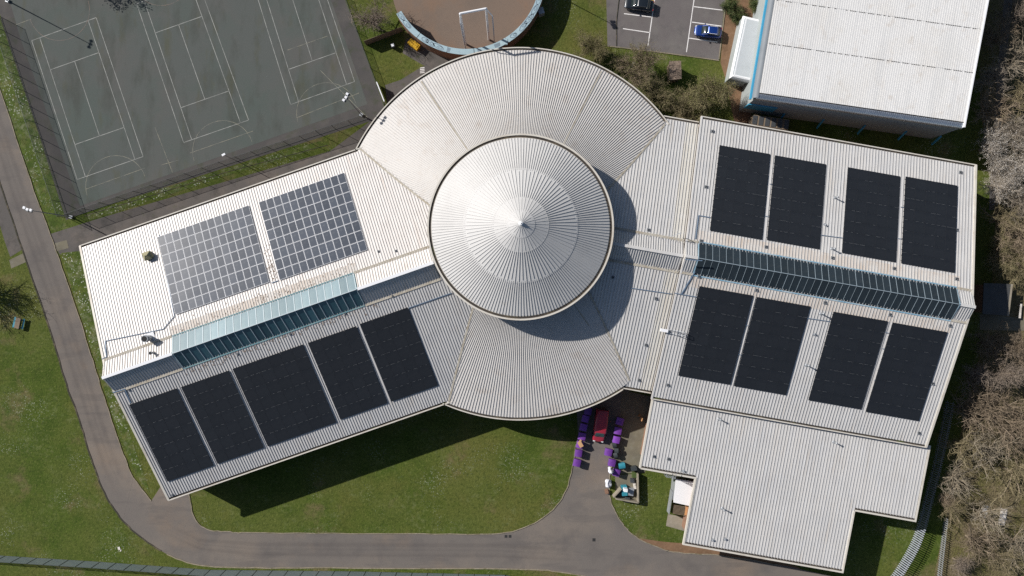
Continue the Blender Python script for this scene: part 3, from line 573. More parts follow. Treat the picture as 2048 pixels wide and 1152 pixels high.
def stained(fr, t0, t1, d0, d1):
    sg = 1 if d1 > 0 else -1; pts = [(t0, d0, fr.z(d0)+0.012), (t1, d0, fr.z(d0)+0.012), (t1, d1, fr.z(d1)+0.012), (t0, d1, fr.z(d1)+0.012)]
    q = MB(); slab(q, pts if d1 > d0 else pts[::-1], 0.008); q.build('stained_sheet', M_roofrust, bld, fr.mat)
stained(FR, sA-0.5, sB+0.4, 2.6, 4.15); stained(FR, sA-0.5, sB+0.4, -2.6, -4.2); stained(FL, tA-0.3, tB+0.6, 2.65, 3.9)
# --- lower roof south of the east wing
ZG0, ZG1 = 6.15, 5.65
gp = [(1306,797),(1858,903),(1830,1045),(1710,1018),(1684,1147),(1365,1085),(1394,958),(1280,935)]
def gz(d): return ZG0+(ZG1-ZG0)*(-FR.hw-d)/19.0
def ghit(u, v):
    z = 5.6
    for _ in range(8): t, d = FR.loc(W(u, v, z)); z = gz(d)
    return t, d
gl = [ghit(*p) for p in gp]
t_l, t_r = (gl[0][0]+gl[7][0])/2, (gl[1][0]+gl[2][0])/2; t_n1 = (gl[3][0]+gl[4][0])/2; t_n0 = (gl[5][0]+gl[6][0])/2
d_a = (gl[7][1]+gl[6][1])/2; d_b = (gl[5][1]+gl[4][1])/2; d_c = (gl[2][1]+gl[3][1])/2; dtop = -FR.hw+0.35
lo = MB()
for (ta, tb, da) in ((t_l, t_n0, d_a), (t_n0, t_n1, d_b), (t_n1, t_r, d_c)):
    slab(lo, [(ta, da+0.3, gz(da+0.3)), (tb, da+0.3, gz(da+0.3)), (tb, dtop, gz(dtop)), (ta, dtop, gz(dtop))])
low = lo.build('lower_roof', M_roof, bld, FR.mat)
r = MB(); k = t_l+0.18; up = Vector((0, -(ZG0-ZG1)/19, 1)).normalized()
while k < t_r-0.05:
    da = (d_a if k < t_n0 else d_b if k < t_n1 else d_c)+0.3
    r.beam((k, dtop, gz(dtop)), (k, da, gz(da)), 0.06, 0.07, up, base=True); k += 0.46
r.build('standing_seams', M_ribE, low, FR.mat, 'stuff')
def lowtrim(p0, p1, sg_in, gutter=False):
    p0 = Vector((*p0, gz(p0[1]))); p1 = Vector((*p1, gz(p1[1])))
    MB().beam(p0-Vector((0,0,0.10)), p1-Vector((0,0,0.10)), 0.26, 0.38).build('fascia', M_trim, bld, FR.mat)
    if gutter: MB().beam(p0+Vector((0,0.27,-0.08)), p1+Vector((0,0.27,-0.08)), 0.26, 0.24).build('gutter', M_gutter, bld, FR.mat)
lowtrim((t_l, dtop), (t_l, d_a), 1); lowtrim((t_l+.13, d_a), (t_n0-.13, d_a), 1, True); lowtrim((t_n0, d_a+.13), (t_n0, d_b-.13), 1); lowtrim((t_n0+.13, d_b), (t_n1-.13, d_b), 1, True)
lowtrim((t_n1, d_b-.13), (t_n1, d_c-.13), 1); lowtrim((t_n1+.13, d_c), (t_r-.13, d_c), 1, True); lowtrim((t_r, d_c-.13), (t_r, dtop), 1)
wi = 0.95
MB().prism([(t_l+wi, dtop), (t_l+wi, d_a+wi), (t_n0+wi, d_a+wi), (t_n0+wi, d_b+wi), (t_n1-wi, d_b+wi), (t_n1-wi, d_c+wi), (t_r-wi, d_c+wi), (t_r-wi, dtop)], 0, ZG1-0.15).build('wall', M_brick, bld, FR.mat)
# --- fittings fixed to the roofs
anchor_me = MB().box((0,0,0.06), (0.5,0.5,0.05), 0, 1).box((0,0,0.13), (0.30,0.30,0.12)).box((0.1,-0.1,0.24), (0.07,0.07,0.12), 0, 1).mesh('roof_anchor', [M_darkgrey, M_steel])
def on_roof(fr, u, v, dz=0.0): t, d, z = fr.hit(u, v, dz); return Vector((t, d, z))
for u, v in ((1425,263),(1412,374),(1402,482),(1532,494),(1665,516),(1788,537),(1913,558),(1921,345),(1398,553),(1513,580),(1650,605),(1780,629),(1900,651),(1865,767),(1838,866),(1336,770),(1913,460)):
    link('roof_anchor', anchor_me, bld, FR.mat @ Matrix.Translation(on_roof(FR, u, v)))
for u, v in ((1297,460),(1226,555),(1312,597),(1292,690),(1278,760)): link('roof_anchor', anchor_me, bld, FR.mat @ Matrix.Translation(on_roof(FK, u, v)))
for u, v in ((1330,802),(1308,913),(1337,918)): t, d = ghit(u, v); link('roof_anchor', anchor_me, bld, FR.mat @ Matrix.Translation((t, d, gz(d))))
for u, v in ((785,592),(690,627),(580,668),(475,708),(258,780),(345,990),(757,503),(792,502)): link('roof_anchor', anchor_me, bld, FL.mat @ Matrix.Translation(on_roof(FL, u, v)) @ Matrix.Diagonal((.75,.75,.8,1)))
vp = MB(); vp.tube((0,0,0), (0,0,0.95), 0.09, 0.09, 10); vp.tube((0,0,0.95), (0,0,1.1), 0.17, 0.05, 10); vp.tube((0,0,0.0), (0,0,0.08), 0.28, 0.14, 12); vp.beam((-0.28,0,0.7),(0.28,0,0.7),0.05,0.05)
vp_me = vp.mesh('vent_pipe', M_steel)
for u, v in ((1670,396),(1664,498),(1642,627),(1613,730),(1650,450),(1628,668)):
    s = 0.35 if v in (450, 668) else 1.0
    link('vent_pipe', vp_me, bld, FR.mat @ Matrix.Translation(on_roof(FR, u, v)) @ Matrix.Diagonal((1,1,s,1)))
for u, v in ((1438,838),(1668,884),(1445,1017),(1367,942),(1425,1080),(1450,1078)): t, d = ghit(u, v); link('vent_pipe', vp_me, bld, FR.mat @ Matrix.Translation((t, d, gz(d))) @ Matrix.Diagonal((1,1,1 if v < 1020 and u != 1367 else .3,1)))
# extract stacks on the west wing
def lp(fr, u, v): return fr.mat @ Matrix.Translation(on_roof(fr, u, v))
st = MB(); st.tube((0,0,-0.2), (0,0,1.5), 0.42, 0.42, 18); st.tube((0,0,1.05), (0,0,1.16), 0.52, 0.52, 18); st.tube((0,0,1.5), (0,0,1.62), 0.5, 0.5, 18)
e = st.build('extract_stack', M_steel, bld, lp(FL, 300, 676))
MB().tube((0,0,1.60), (0,0,1.635), 0.40, 0.40, 18).build('stack_opening', M_rubber, e, lp(FL, 300, 676))
MB().box((0,0,0.02), (1.5,1.5,0.10)).build('stack_base', M_whitemetal, e, lp(FL, 300, 676))
tS, dS = FL.loc(W(302,706,ZP)); zS = ZP-abs(dS)*(ZP-FL.z(WM))/WM; MS = FL.mat @ Matrix.Translation((tS, dS, zS))
st = MB(); st.tube((0,0,-0.2), (0,0,0.85), 0.16, 0.16, 12); st.tube((0,0,0.85), (0,0,1.0), 0.25, 0.25, 12); e = st.build('flue', M_steel, bld, MS)
MB().tube((0,0,0.99), (0,0,1.02), 0.2, 0.2, 12).build('flue_opening', M_rubber, e, MS)
ck = MB(); ck.box((0,0,0.35), (1.1,1.1,0.8), 0.3, 0, 0.85); ck.add([(-.62,-.62,.72),(.62,-.62,.72),(.62,.62,.72),(-.62,.62,.72),(-.15,0,1.15),(.15,0,1.15)], [(0,1,5,4),(1,2,5),(2,3,4,5),(3,0,4),(3,2,1,0)])
ck.build('vent_cowl', mat('cowl_khaki', (0.26, 0.24, 0.14), 0.7, layers=[((0.12, 0.12, 0.07), 2, 0.45, 0.7, 0.8)]), bld, lp(FL, 299, 512))
# conduits and walkway cables
def run(fr, pts, w=0.09, h=0.09, m=M_bluesteel, zfn=None):
    mb = MB(); P = [on_roof(fr, *p)+Vector((0,0,0.10)) for p in pts]
    for a, b in zip(P, P[1:]): mb.beam(a, b, w, h)
    mb.build('conduit', m, bld, fr.mat)
run(FL, [(327,658),(211,682)]); run(FL, [(211,682),(213,714),(204,718)]); run(FL, [(318,470),(349,632),(327,658)], 0.07); run(FL, [(226,785),(250,778),(262,806)], 0.12)
run(FL, [(557,561),(543,566)]); run(FL, [(817,616),(903,586)])
run(FR, [(1420,435),(1397,431),(1391,478)], 0.12); run(FR, [(1391,541),(1363,588)], 0.14, 0.12); run(FR, [(1348,586),(1393,594)], 0.1)
run(FK, [(1262,576),(1344,588)], 0.1); run(FR, [(1640,470),(1686,476)], 0.08); run(FR, [(1612,636),(1660,643)], 0.08)
for a, b in (((1539,368),(1548,370)),((1530,432),(1539,434)),((1801,414),(1808,415)),((1796,477),(1803,478)),((1505,620),(1513,622)),((1490,650),(1497,652)),((1475,708),(1483,710)),((1771,665),(1778,666)),((1764,697),(1770,698)),((1748,760),(1755,762))): run(FR, [a, b], 0.07)
MB().beam((sA-2.1, -0.6, FR.z(0)+1.6), (sA+0.3, -0.35, FR.z(0)+1.7), 0.12, 0.12).build('conduit', M_bluesteel, bld, FR.mat)
# aerial mast on the link roof and access ladder frame on the lower roof
P = on_roof(FR, 1335, 662); am = MB()
for dx, dy in ((0,-0.25),(0,0.25)): am.beam(P+Vector((0.2,dy,0.1)), P+Vector((2.4,dy,1.1)), 0.06, 0.06)
for k in range(7): q = 0.2+2.2*k/6; am.beam(P+Vector((q,-0.25,0.1+q*0.45)), P+Vector((q,0.25,0.1+q*0.45)), 0.05, 0.05)
for q in (0.5, 1.4, 2.3): am.beam(P+Vector((q,0.25,0.1+q*0.45)), P+Vector((q,0.25,-0.15)), 0.06, 0.06); am.beam(P+Vector((q,-0.25,0.1+q*0.45)), P+Vector((q,-0.25,-0.15)), 0.06, 0.06)
am.build('aerial_frame', M_steel, bld, FR.mat); MB().box(P+Vector((-0.55,0,0.25)), (1.1,0.45,0.5)).build('aerial_cabinet', M_whitemetal, bld, FR.mat)
P = on_roof(FR, 1355, 468); am = MB(); am.beam(P, P+Vector((0.1,0,2.0)), 0.08, 0.08); am.beam(P+Vector((0.1,0,2.0)), P+Vector((-0.9,-0.5,1.0)), 0.07, 0.07); am.build('davit_arm', M_steel, bld, FR.mat)
t, d = ghit(1340, 948); am = MB()
for k in range(5): am.beam((t-0.7+0.35*k, d-0.35, 3.2), (t-0.7+0.35*k, d-0.35, 6.9), 0.05, 0.05)
for k in range(8): am.beam((t-0.75, d-0.35, 3.2+0.52*k), (t+0.75, d-0.35, 3.2+0.52*k), 0.05, 0.05)
for k in (0, 4): am.beam((t-0.7+0.35*k, d-0.35, 6.7), (t-0.7+0.35*k, d+0.5, 6.7), 0.05, 0.05)
am.build('access_ladder', M_steel, bld, FR.mat)
# lichen crusts: small raised crumbs on the sheets above the west skylight and between the silver arrays
valley(FL, R1, 1, (aTL-0.35, aTL+0.42)); valley(FL, R2, -1, (aBL-0.42, aBL+0.35)); valley(FK, R1, 1, (aTR-0.42, aTR+0.35)); valley(FK, R2, -1, (aBR-0.35, aBR+0.42))
cr = MB()
for _ in range(240):
    tt = random.uniform(tA-0.5, tB+1); q = abs(random.gauss(0, 0.7)); d = WM+0.35+q
    if random.random() < 0.35+0.65*math.exp(-((tt-(tA+tB)*0.5-2)/7)**2): cr.box((tt, d, FL.z(d)+0.02), (random.uniform(.04,.10), random.uniform(.1,.38), 0.03))
for _ in range(260):
    tt, d, z = FL.hit(random.gauss(547,3.5)-0, random.uniform(490,560)); tt += (d-8)*0.0
    u = random.random()
    a, b, z = FL.hit(505+ (0.5+random.gauss(0,.22))*20+ (1-u)*0+ u*33, 412+u*150); cr.box((a, b, z+0.02), (random.uniform(.05,.12), random.uniform(.1,.3), 0.03)) if u > 0.45+random.random()*0.35 else None
for _ in range(260):
    tt = random.uniform(tA, tB+2); d = -(WM+0.3+abs(random.gauss(0, 0.45))); cr.box((tt, d, FL.z(d)+0.02), (random.uniform(.05,.10), random.uniform(.08,.25), 0.03))
cr.build('lichen_crumbs', M_stain, bld, FL.mat, 'stuff')
# ================================================================== SOLAR ARRAYS
def solar(fr, corners, cols, rows, style, label, lift=0.16):
    L = [fr.hit(u, v, lift) for u, v in corners]
    t0 = (L[0][0]+L[3][0])/2; t1 = (L[1][0]+L[2][0])/2; d0 = (L[0][1]+L[1][1])/2; d1 = (L[2][1]+L[3][1])/2      # d0 north edge
    sg = 1 if d0 > 0 else -1; tilt = math.atan(fr.sl)*(-sg)
    cs = math.cos(tilt); cw = (t1-t0)/cols; ch = (d0-d1)/rows/cs
    tm, dm = (t0+t1)/2, (d0+d1)/2; base = fr.mat @ Matrix.Translation((tm, dm, fr.z(dm)+lift))
    R = fr.mat @ Matrix.Translation((tm, dm, fr.z(dm)+lift)) @ Matrix.Rotation(tilt, 4, 'X')
    root = thing('solar_array', label, 'solar panels', base.translation, 0.0, 'solar arrays on the leisure centre roof')
    g, fw = (0.04, 0.035) if style == 'silver' else (0.02, 0.018)
    w, h = cw-g, ch-g; m = MB()
    m.box((0,0,0), (w, h, 0.04), 0, 0); x, y = w/2-fw, h/2-fw
    m.add([(-x,-y,0.0235),(x,-y,0.0235),(x,y,0.0235),(-x,y,0.0235)], [(0,1,2,3)], 1)
    me = m.mesh('solar_panel', [M_silver, M_cellblue] if style == 'silver' else [M_blackframe, M_celldark])
    for i in range(cols):
        for j in range(rows):
            jr = Matrix.Rotation(random.gauss(0, 0.004), 4, 'X') @ Matrix.Rotation(random.gauss(0, 0.004), 4, 'Y')
            link('solar_panel', me, root, R @ Matrix.Translation(((i+.5-cols/2)*cw, (j+.5-rows/2)*ch, 0)) @ jr)
    rail = MB()
    for j in range(rows):
        for q in (-0.25, 0.25):
            y = (j+.5-rows/2+q)*ch; rail.beam((-cols*cw/2-0.05, y, -0.065), (cols*cw/2+0.05, y, -0.065), 0.05, 0.08)
    rail.build('mounting_rails', M_silver if style == 'silver' else M_blackframe, root, R, 'stuff')
    if style != 'silver':                       # panel clamps that catch the light on the row joints
        cl = MB()
        for j in range(1, rows):
            for i in range(cols*2):
                cl.box(((i+.5-cols)*cw/2+random.uniform(-.1,.1), (j-rows/2)*ch, 0.026), (random.uniform(.15,.75), 0.02, 0.012)) if random.random() < (0.9 if fr is FL else 0.55) else None
        cl.build('clamps', M_clamp, root, R, 'stuff')
solar(FL, [(316,473),(498,410),(538,565),(348,630)], 13, 8, 'silver', 'silver framed grid of grey-blue solar panels on the west wing, left of the pair')
solar(FL, [(518,402),(690,346),(734,501),(557,560)], 12, 8, 'silver', 'silver framed grid of grey-blue solar panels on the west wing, nearer the rotunda')
for c, nc, w_ in (([(262,806),(355,778),(425,931),(330,966)], 4, 'at the far left end, first of the five below the west skylight'), ([(365,771),(460,742),(525,896),(431,930)], 4, 'second from left of the five below the west skylight'),
        ([(467,737),(608,688),(670,846),(533,894)], 6, 'widest of the five below the west skylight'), ([(616,686),(712,652),(775,806),(680,840)], 4, 'fourth from left of the five below the west skylight'), ([(719,648),(817,614),(874,771),(784,804)], 4, 'nearest the rotunda of the five below the west skylight')):
    solar(FL, c, nc, 7, 'dark', 'black solar array '+w_)
for c, w_ in (([(1440,291),(1541,307),(1524,478),(1419,462)], 'leftmost of the four above the dark east skylight'), ([(1551,311),(1653,328),(1639,498),(1533,480)], 'second from left of the four above the dark east skylight'),
        ([(1697,335),(1801,352),(1792,525),(1684,505)], 'third from left of the four above the dark east skylight'), ([(1811,353),(1917,371),(1909,545),(1803,527)], 'rightmost of the four above the dark east skylight'),
        ([(1397,574),(1503,588),(1465,770),(1358,752)], 'leftmost of the four below the dark east skylight'), ([(1511,594),(1616,611),(1578,791),(1470,773)], 'second from left of the four below the dark east skylight'),
        ([(1664,623),(1771,641),(1728,820),(1620,801)], 'third from left of the four below the dark east skylight'), ([(1780,645),(1890,662),(1844,843),(1737,825)], 'rightmost of the four below the dark east skylight')):
    solar(FR, c, 5, 8, 'dark', 'black solar array '+w_)
# ================================================================== SPORTS HALL (white roof, top right)
ZH = 7.6
hall = thing('sports_hall', 'white flat roofed sports hall with silver rounded eaves and blue trim, top right', 'building', W(1720,60,0)*1.0)
FH = Frame((1548,-60),(1985,8),(1926,252),(1512,190), ZH, 0.0); FH.M = FH.M
aH = (W(1926,256,ZH)-W(1508,196,ZH)); aH.z = 0; aH.normalize(); nH = Vector((-aH.y, aH.x, 0)); O = W(1512,196,ZH); O.z = 0
HM = Matrix(((aH.x, nH.x, 0, O.x), (aH.y, nH.y, 0, O.y), (0, 0, 1, 0), (0, 0, 0, 1)))
LH = (W(1926,256,ZH)-W(1512,196,ZH)).length; DH = 42.0
def hz(d): return ZH+0.35+0.07*d
sh = MB(); edges = [0.75, 8.05, 14.4, 21, 28, 35, DH]
sheetroot = None
for a, b in zip(edges, edges[1:]):
    q = MB(); slab(q, [(0.3, a, hz(a)+0.02), (LH-0.15, a, hz(a)+0.02), (LH-0.15, b+0.12, hz(b+0.12)-0.01), (0.3, b+0.12, hz(b+0.12)-0.01)], 0.08); o = q.build('roof_sheet', M_hallroof, hall, HM)
    r = MB(); k = 0.5
    while k < LH-0.3: r.beam((k, a, hz(a)+0.02), (k, b+0.10, hz(b+0.1)-0.01), 0.05, 0.022, base=True); k += 0.333
    r.build('sheet_ribs', M_hallroof, o, HM, 'stuff')
    if a > 1:
        lp_ = MB(); k = 0.5
        while k < LH-0.3:
            if random.random() < 0.72: lp_.box((k+0.16, a-0.05, hz(a)+0.028), (0.2, 0.07, 0.03))
            k += 0.333
        lp_.build('lap_joint', M_gutter, o, HM, 'stuff')
def rounded_eave(p, length, axis, m, M, parent, R=0.75, ztop=ZH+0.33):
    """quarter-round ribbed eave"""
    mb = MB(); n = 8; vs = []
    for i in range(n+1):
        a = math.pi/2*i/n; q = R*math.sin(a); z = ztop-R*(1-math.cos(a))
        for s_ in (0.0, length): vs.append((p[0]+s_, p[1]-q, z) if axis == 'x' else (p[0]-q, p[1]+s_, z+0.07*s_))
    fs = [((2*i, 2*i+2, 2*i+3, 2*i+1) if axis == 'x' else (2*i, 2*i+1, 2*i+3, 2*i+2)) for i in range(n)]
    mb.add(vs, fs); mb.smooth = True; return mb.build('rounded_eave', m, parent, M)
rounded_eave((0.0, 0.62), LH, 'x', M_hallside, HM, hall); e = rounded_eave((0.25, 0.0), DH, 'y', M_hallwest, HM, hall)
MB().box((LH/2, 0.70, ZH+0.24), (LH-0.2, 0.14, 0.10)).build('gutter', M_gutter, hall, HM)
rb = MB(); k = 0.1
while k < LH:
    for i in range(6):
        a0_, a1_ = math.pi/2*i/6, math.pi/2*(i+1)/6; f = lambda a: (k, 0.62-0.76*math.sin(a), ZH+0.33-0.76*(1-math.cos(a)))
        rb.beam(f(a0_), f(a1_), 0.06, 0.03)
    k += 0.3
rb.build('eave_ribs', M_hallside, hall, HM, 'stuff')
MB().beam((LH-0.05, 0.0, hz(0)-0.22), (LH-0.05, DH, hz(DH)-0.22), 0.22, 0.7).build('verge_trim', M_whitemetal, hall, HM)
MB().prism([(0.0,0.0),(LH-0.1,0.0),(LH-0.1,DH),(0.0,DH)], 0, lambda x, y: hz(y)-0.72).build('wall', M_hallwall, hall, HM)
MB().beam((-0.62, -0.1, hz(0)-0.97), (-0.62, DH-0.1, hz(DH)-0.97), 0.24, 0.5).build('blue_fascia', M_blue, hall, HM)
MB().box((2.2, -0.10, 3.6), (4.5, 0.16, 2.2)).build('blue_panel', M_blue, hall, HM)
for k in (6.5, 12.8, 19.4, 26, 31.5):
    MB().beam((k, -0.05, 2.2), (k, -0.9, 0.0), 0.2, 0.25).build('buttress', M_blue, hall, HM)
MB().box((4.5, -1.8, 1.3), (5.6, 1.6, 2.6)).build('plant_louvre', M_wood, hall, HM)
for k in range(6): MB().box((1.9+k*1.0, -1.8, 2.63), (0.7, 1.4, 0.06)).build('louvre_slat', M_darkgrey, hall, HM)
# annex with white rounded parapet
ZX = 3.6; ax = px([(1489,28),(1540,40),(1512,165),(1462,154)], ZX)
cx = sum((p for p in ax), Vector())/4; axo = [(p.x, p.y) for p in ax]
MB().prism([(cx.x+(p[0]-cx.x)*0.97, cx.y+(p[1]-cx.y)*0.97) for p in axo], 0, ZX-0.5).build('annex_wall', M_hallwall, hall)
MB().prism([(cx.x+(p[0]-cx.x)*0.9, cx.y+(p[1]-cx.y)*0.9) for p in axo], ZX-0.6, ZX-0.12).build('annex_roof', M_annexroof, hall)
for i in (3, 0, 2):
    a, b = Vector((*axo[i], ZX-0.33)), Vector((*axo[(i+1) % 4], ZX-0.33)); inw = (cx-(a+b)/2); inw.z = 0; inw.normalize()
    e_ = (b-a).normalized(); q = MB(); prof = [(0.0,-0.55),(0.05,-0.2),(0.22,0.12),(0.42,0.22),(0.72,0.20),(0.80,0.12),(0.80,-0.3)]; vs = []
    for p, sg in ((a, 1), (b, -1)):
        for o_, z_ in prof: vs.append(p+inw*o_+e_*(sg*o_)+Vector((0,0,z_)))
    n_ = len(prof); q.add(vs, [(k, k+1, n_+k+1, n_+k) for k in range(n_-1)]); q.build('annex_parapet', M_whitemetal, hall)
# ================================================================== ROUND BALL COURT
ZB = 3.1; kB = (CAM_H-ZB)/F; CB = W(932,-51,ZB); CB.z = 0; RB = 160*kB; RBi = 148.5*kB
MBt = Matrix.Translation(CB)
ground_sheet('ball_court_floor', [(CB.x+(RB-0.3)*math.cos(2*math.pi*i/96), CB.y+(RB-0.3)*math.sin(2*math.pi*i/96)) for i in range(96)], 0.0165, M_ballfloor)
bc = thing('ball_court_wall', 'round brown walled ball court with pale blue graffitied coping, behind the rotunda', 'wall', CB)
def ring2(r0, r1, z0, z1, a0, a1, n=64):
    mb = MB(); pts = [(r0*math.cos(math.radians(a0+(a1-a0)*i/n)), r0*math.sin(math.radians(a0+(a1-a0)*i/n))) for i in range(n+1)]
    mb.strip(pts, 0, r0-r1, z1, z0=z0); return mb
ring2(RB-0.04, RBi+0.04, 0, ZB-0.12, -151, 150, 90).build('wall', M_brick, bc, MBt)
seg = [-151,-128,-104,-84,-58,-34,-10,15,45,80,115,150]
for a0, a1 in zip(seg, seg[1:]): ring2(RB, RBi, ZB-0.12, ZB, a0+0.25, a1-0.25, 14).build('coping', M_wallblue, bc, MBt)
# painted loops and blocks on the coping
RM = (RB+RBi)/2
def loop(a, ra, rr, w, tilt=0.0):
    n = 18; c, s_ = math.cos(math.radians(a)), math.sin(math.radians(a)); pts = []
    for i in range(n):
        th = 2*math.pi*i/n; x = ra*math.cos(th); y = rr*math.sin(th)+tilt*x
        pts.append(((RM+y)*c-x*s_, (RM+y)*s_+x*c))
    MB().strip(pts, -w/2, w/2, ZB+0.008, closed=True).build('painted_mark', M_graf, bc, MBt)
def block(a, la, rr):
    c, s_ = math.cos(math.radians(a)), math.sin(math.radians(a)); q = [(RM+y)*1.0 for y in (-rr, rr)]
    pts = [((RM+y)*c-x*s_, (RM+y)*s_+x*c) for x, y in ((-la,-rr),(la,-rr*0.8),(la*0.8,rr),(-la,rr*0.9))]
    MB().sheet(pts, ZB+0.006).build('painted_mark', M_graf, bc, MBt)
for a, l in ((-147,0.75),(-140,0.8),(-122,0.6),(-117.5,0.75),(-111,0.9),(-52,0.55),(-42,0.9),(-35,1.0),(-27,0.9),(-19,0.8)): loop(a, l, 0.30, 0.13, random.uniform(-.15,.15)); loop(a+1.2, l*0.45, 0.14, 0.10)
block(-103, 0.28, 0.36); block(-80, 0.3, 0.2); block(-66, 0.5, 0.3)
b_ = MB(); p0 = W(1010,78,ZB); MB().box(W(1012,84,ZB-0.2)-CB, (0.5,0.9,0.5)).build('bracket', M_wallblue, bc, MBt)
MB().box((12.9*math.cos(math.radians(-24)), 12.9*math.sin(math.radians(-24)), 1.6), (0.9,1.0,1.2), 0.3).build('meter_box', M_steel, bc, MBt)
# tall white goal frame against its south wall
gt = thing('goal_frame', 'tall white tubular goal frame standing inside the round ball court', 'goal frame', W(955,92,0))
hG = 12.2
def gpost(u, v, h, r=0.17, m=M_whitemetal, name='post'):
    t = W(u, v, h); return MB().tube((t.x, t.y, 0.0), t, r, r, 10).build(name, m, gt), t
_, g1 = gpost(920, 27, hG); _, g2 = gpost(972, 17, hG); _, g3 = gpost(985, 32, hG-1.6, 0.09, M_hubw, 'rear_post'); _, g4 = gpost(921, 46, hG-1.6, 0.09, M_hubw, 'rear_post')
MB().tube(g1, g2, 0.17, 0.17, 10).build('crossbar', M_whitemetal, gt); MB().tube(g2, g3, 0.08, 0.08, 8).build('stay', M_whitemetal, gt); MB().tube(g1, g4, 0.08, 0.08, 8).build('stay', M_whitemetal, gt)
# ================================================================== MASTS AND LAMPS
def mast(base, h, az, label, name='floodlight_mast'):
    root = thing(name, label, 'floodlight', base); M = TR(base, az)
    MB().tube((0,0,0), (0,0,h), 0.10, 0.05, 10).build('pole', M_steel, root, M); MB().box((0,0,0.15), (0.5,0.5,0.3)).build('base_plate', M_steel, root, M)
    MB().beam((0,-0.75,h), (0,0.75,h), 0.10, 0.10).build('crossarm', M_steel, root, M)
    for k, off in ((-1, -0.06), (0, 0.02), (1, -0.06)):
        q = MB(); q.box((off-0.10, k*0.52, h+0.12), (0.36,0.34,0.18)); l = q.build('lamp_head', M_whitemetal, root, M)
        MB().box((off+0.18, k*0.52, h-0.02), (0.14,0.36,0.20)).build('lamp_visor', M_darkgrey, l, M)
    return root
mast(W(143,434), 10.0, math.radians(-110), 'floodlight mast at the court corner with lamps showing over the access road')
mast(W(723,230), 10.0, math.radians(-30), 'floodlight mast at the court corner beside the rotunda, lamps over the court lines')
mast(W(16,2), 9.6, math.radians(-20), 'floodlight mast in the upper left corner casting a long shadow across the court')
mast(W(1056,-40), 10.0, math.radians(200), 'floodlight mast behind the ball court, its shadow reaching the car park')
root = thing('lamp_post', 'small lamp post with white head on the court fence above the west wing', 'lamp post', W(474,322)); b = W(474,322)
MB().tube(b, b+Vector((0,0,5)), 0.06, 0.05, 8).build('pole', M_steel, root); MB().box(b+Vector((-0.05,0.05,5.05)), (0.55,0.3,0.14), 0.5).build('lamp_head', M_whitemetal, root)
# ================================================================== FENCES
def fence(name, pts, h, sp, label, mmesh, mpost=M_post, pr=0.04):
    root = thing(name, label, 'fence', W(*pts[0])); P = [W(*p) for p in pts]; acc = []
    for a, b in zip(P, P[1:]):
        n = max(1, int(round((b-a).length/sp)))
        for k in range(n): acc.append(a.lerp(b, k/n))
    acc.append(P[-1]); pm = MB().tube((0,0,0), (0,0,h+0.05), pr, pr, 6).mesh('post', mpost)
    for p in acc: link('post', pm, root, Matrix.Translation(p))
    for a, b in zip(acc, acc[1:]):
        d = (b-a).normalized()*0.05; q = MB(); q.add([a+d, b-d, b-d+Vector((0,0,h)), a+d+Vector((0,0,h))], [(0,1,2,3)]); pn = q.build('mesh_panel', mmesh, root)
        
        for zz in (h, 0.05): MB().beam(a+d+Vector((0,0,zz)), b-d+Vector((0,0,zz)), 0.035, 0.035).build('rail', mpost, pn)
fence('mesh_fence', [(2,34),(62,214),(136,436)], 2.8, 2.7, 'mesh fence along the left side of the sports court', M_meshfence)
fence('mesh_fence', [(150,432),(450,330),(735,238)], 2.8, 2.7, 'mesh fence along the lower side of the sports court', M_meshfence)
fence('mesh_fence', [(690,-6),(728,100),(770,212)], 1.1, 3.0, 'low mesh fence along the right side of the sports court', M_meshfence)
fence('mesh_fence', [(-40,1108),(10,1112),(200,1124),(420,1140),(700,1143),(1010,1150),(1060,1160)], 2.4, 2.4, 'long blue-grey mesh fence along the bottom of the picture below the road', M_meshfence2, M_post, 0.05)
# palisade fence, bottom right
pal = thing('palisade_fence', 'curved galvanised palisade fence by the lower right corner of the building', 'fence', W(1838,1040))
pl = [W(*p) for p in [(1892,800),(1872,900),(1850,990),(1836,1045),(1822,1085),(1800,1125),(1778,1158),(1760,1180)]]
pl = [Vector((*p, 0)) for p in smooth_line(pl, 24)]
pale_me = MB().box((0,0,1.15), (0.15,0.035,2.3)).add([(-.05,-.017,2.3),(.05,-.017,2.3),(.05,.017,2.3),(-.05,.017,2.3),(0,0,2.42)], [(0,1,4),(1,2,4),(2,3,4),(3,0,4)]).mesh('pale', M_pale)
acc = 0.0; last = pl[0]; npale = 0; rails = MB()
for a, b in zip(pl, pl[1:]):
    L_ = (b-a).length; dirz = math.atan2(b.y-a.y, b.x-a.x); s_ = 0
    while acc+ (L_-s_) >= 0.34:
        s_ += 0.34-acc; acc = 0; link('pale', pale_me, pal, TR(a.lerp(b, s_/L_), dirz)); npale += 1
    acc += L_-s_
    
for z in (0.5, 1.9):
    rails = MB()
    for a, b in zip(pl, pl[1:]): rails.beam(a+Vector((0,0,z)), b+Vector((0,0,z)), 0.05, 0.05)
    rails.build('rail', M_steel, pal)
pale_low = MB().box((0,0,.6), (0.12,0.03,1.2)).mesh('pale', M_steel)
pal2 = thing('palisade_fence', 'straight palisade fence at the edge of the wood, right of the curved one', 'fence', W(1880,1040))
a, b = W(1888,1035), W(1872,1170); n = int((b-a).length/0.34); dz_ = math.atan2(b.y-a.y, b.x-a.x)
for k in range(n): link('pale', pale_low, pal2, TR(a.lerp(b, k/n), dz_))
for z in (0.3, 1.0): MB().beam(a+Vector((0,0,z)), b+Vector((0,0,z)), 0.05, 0.05).build('rail', M_steel, pal2)
ground_sheet('footpath', px([(2012,-40),(2030,-40),(2012,130),(1998,300),(1990,420),(1978,420),(1984,300),(1996,130)]), 0.0085, M_path)
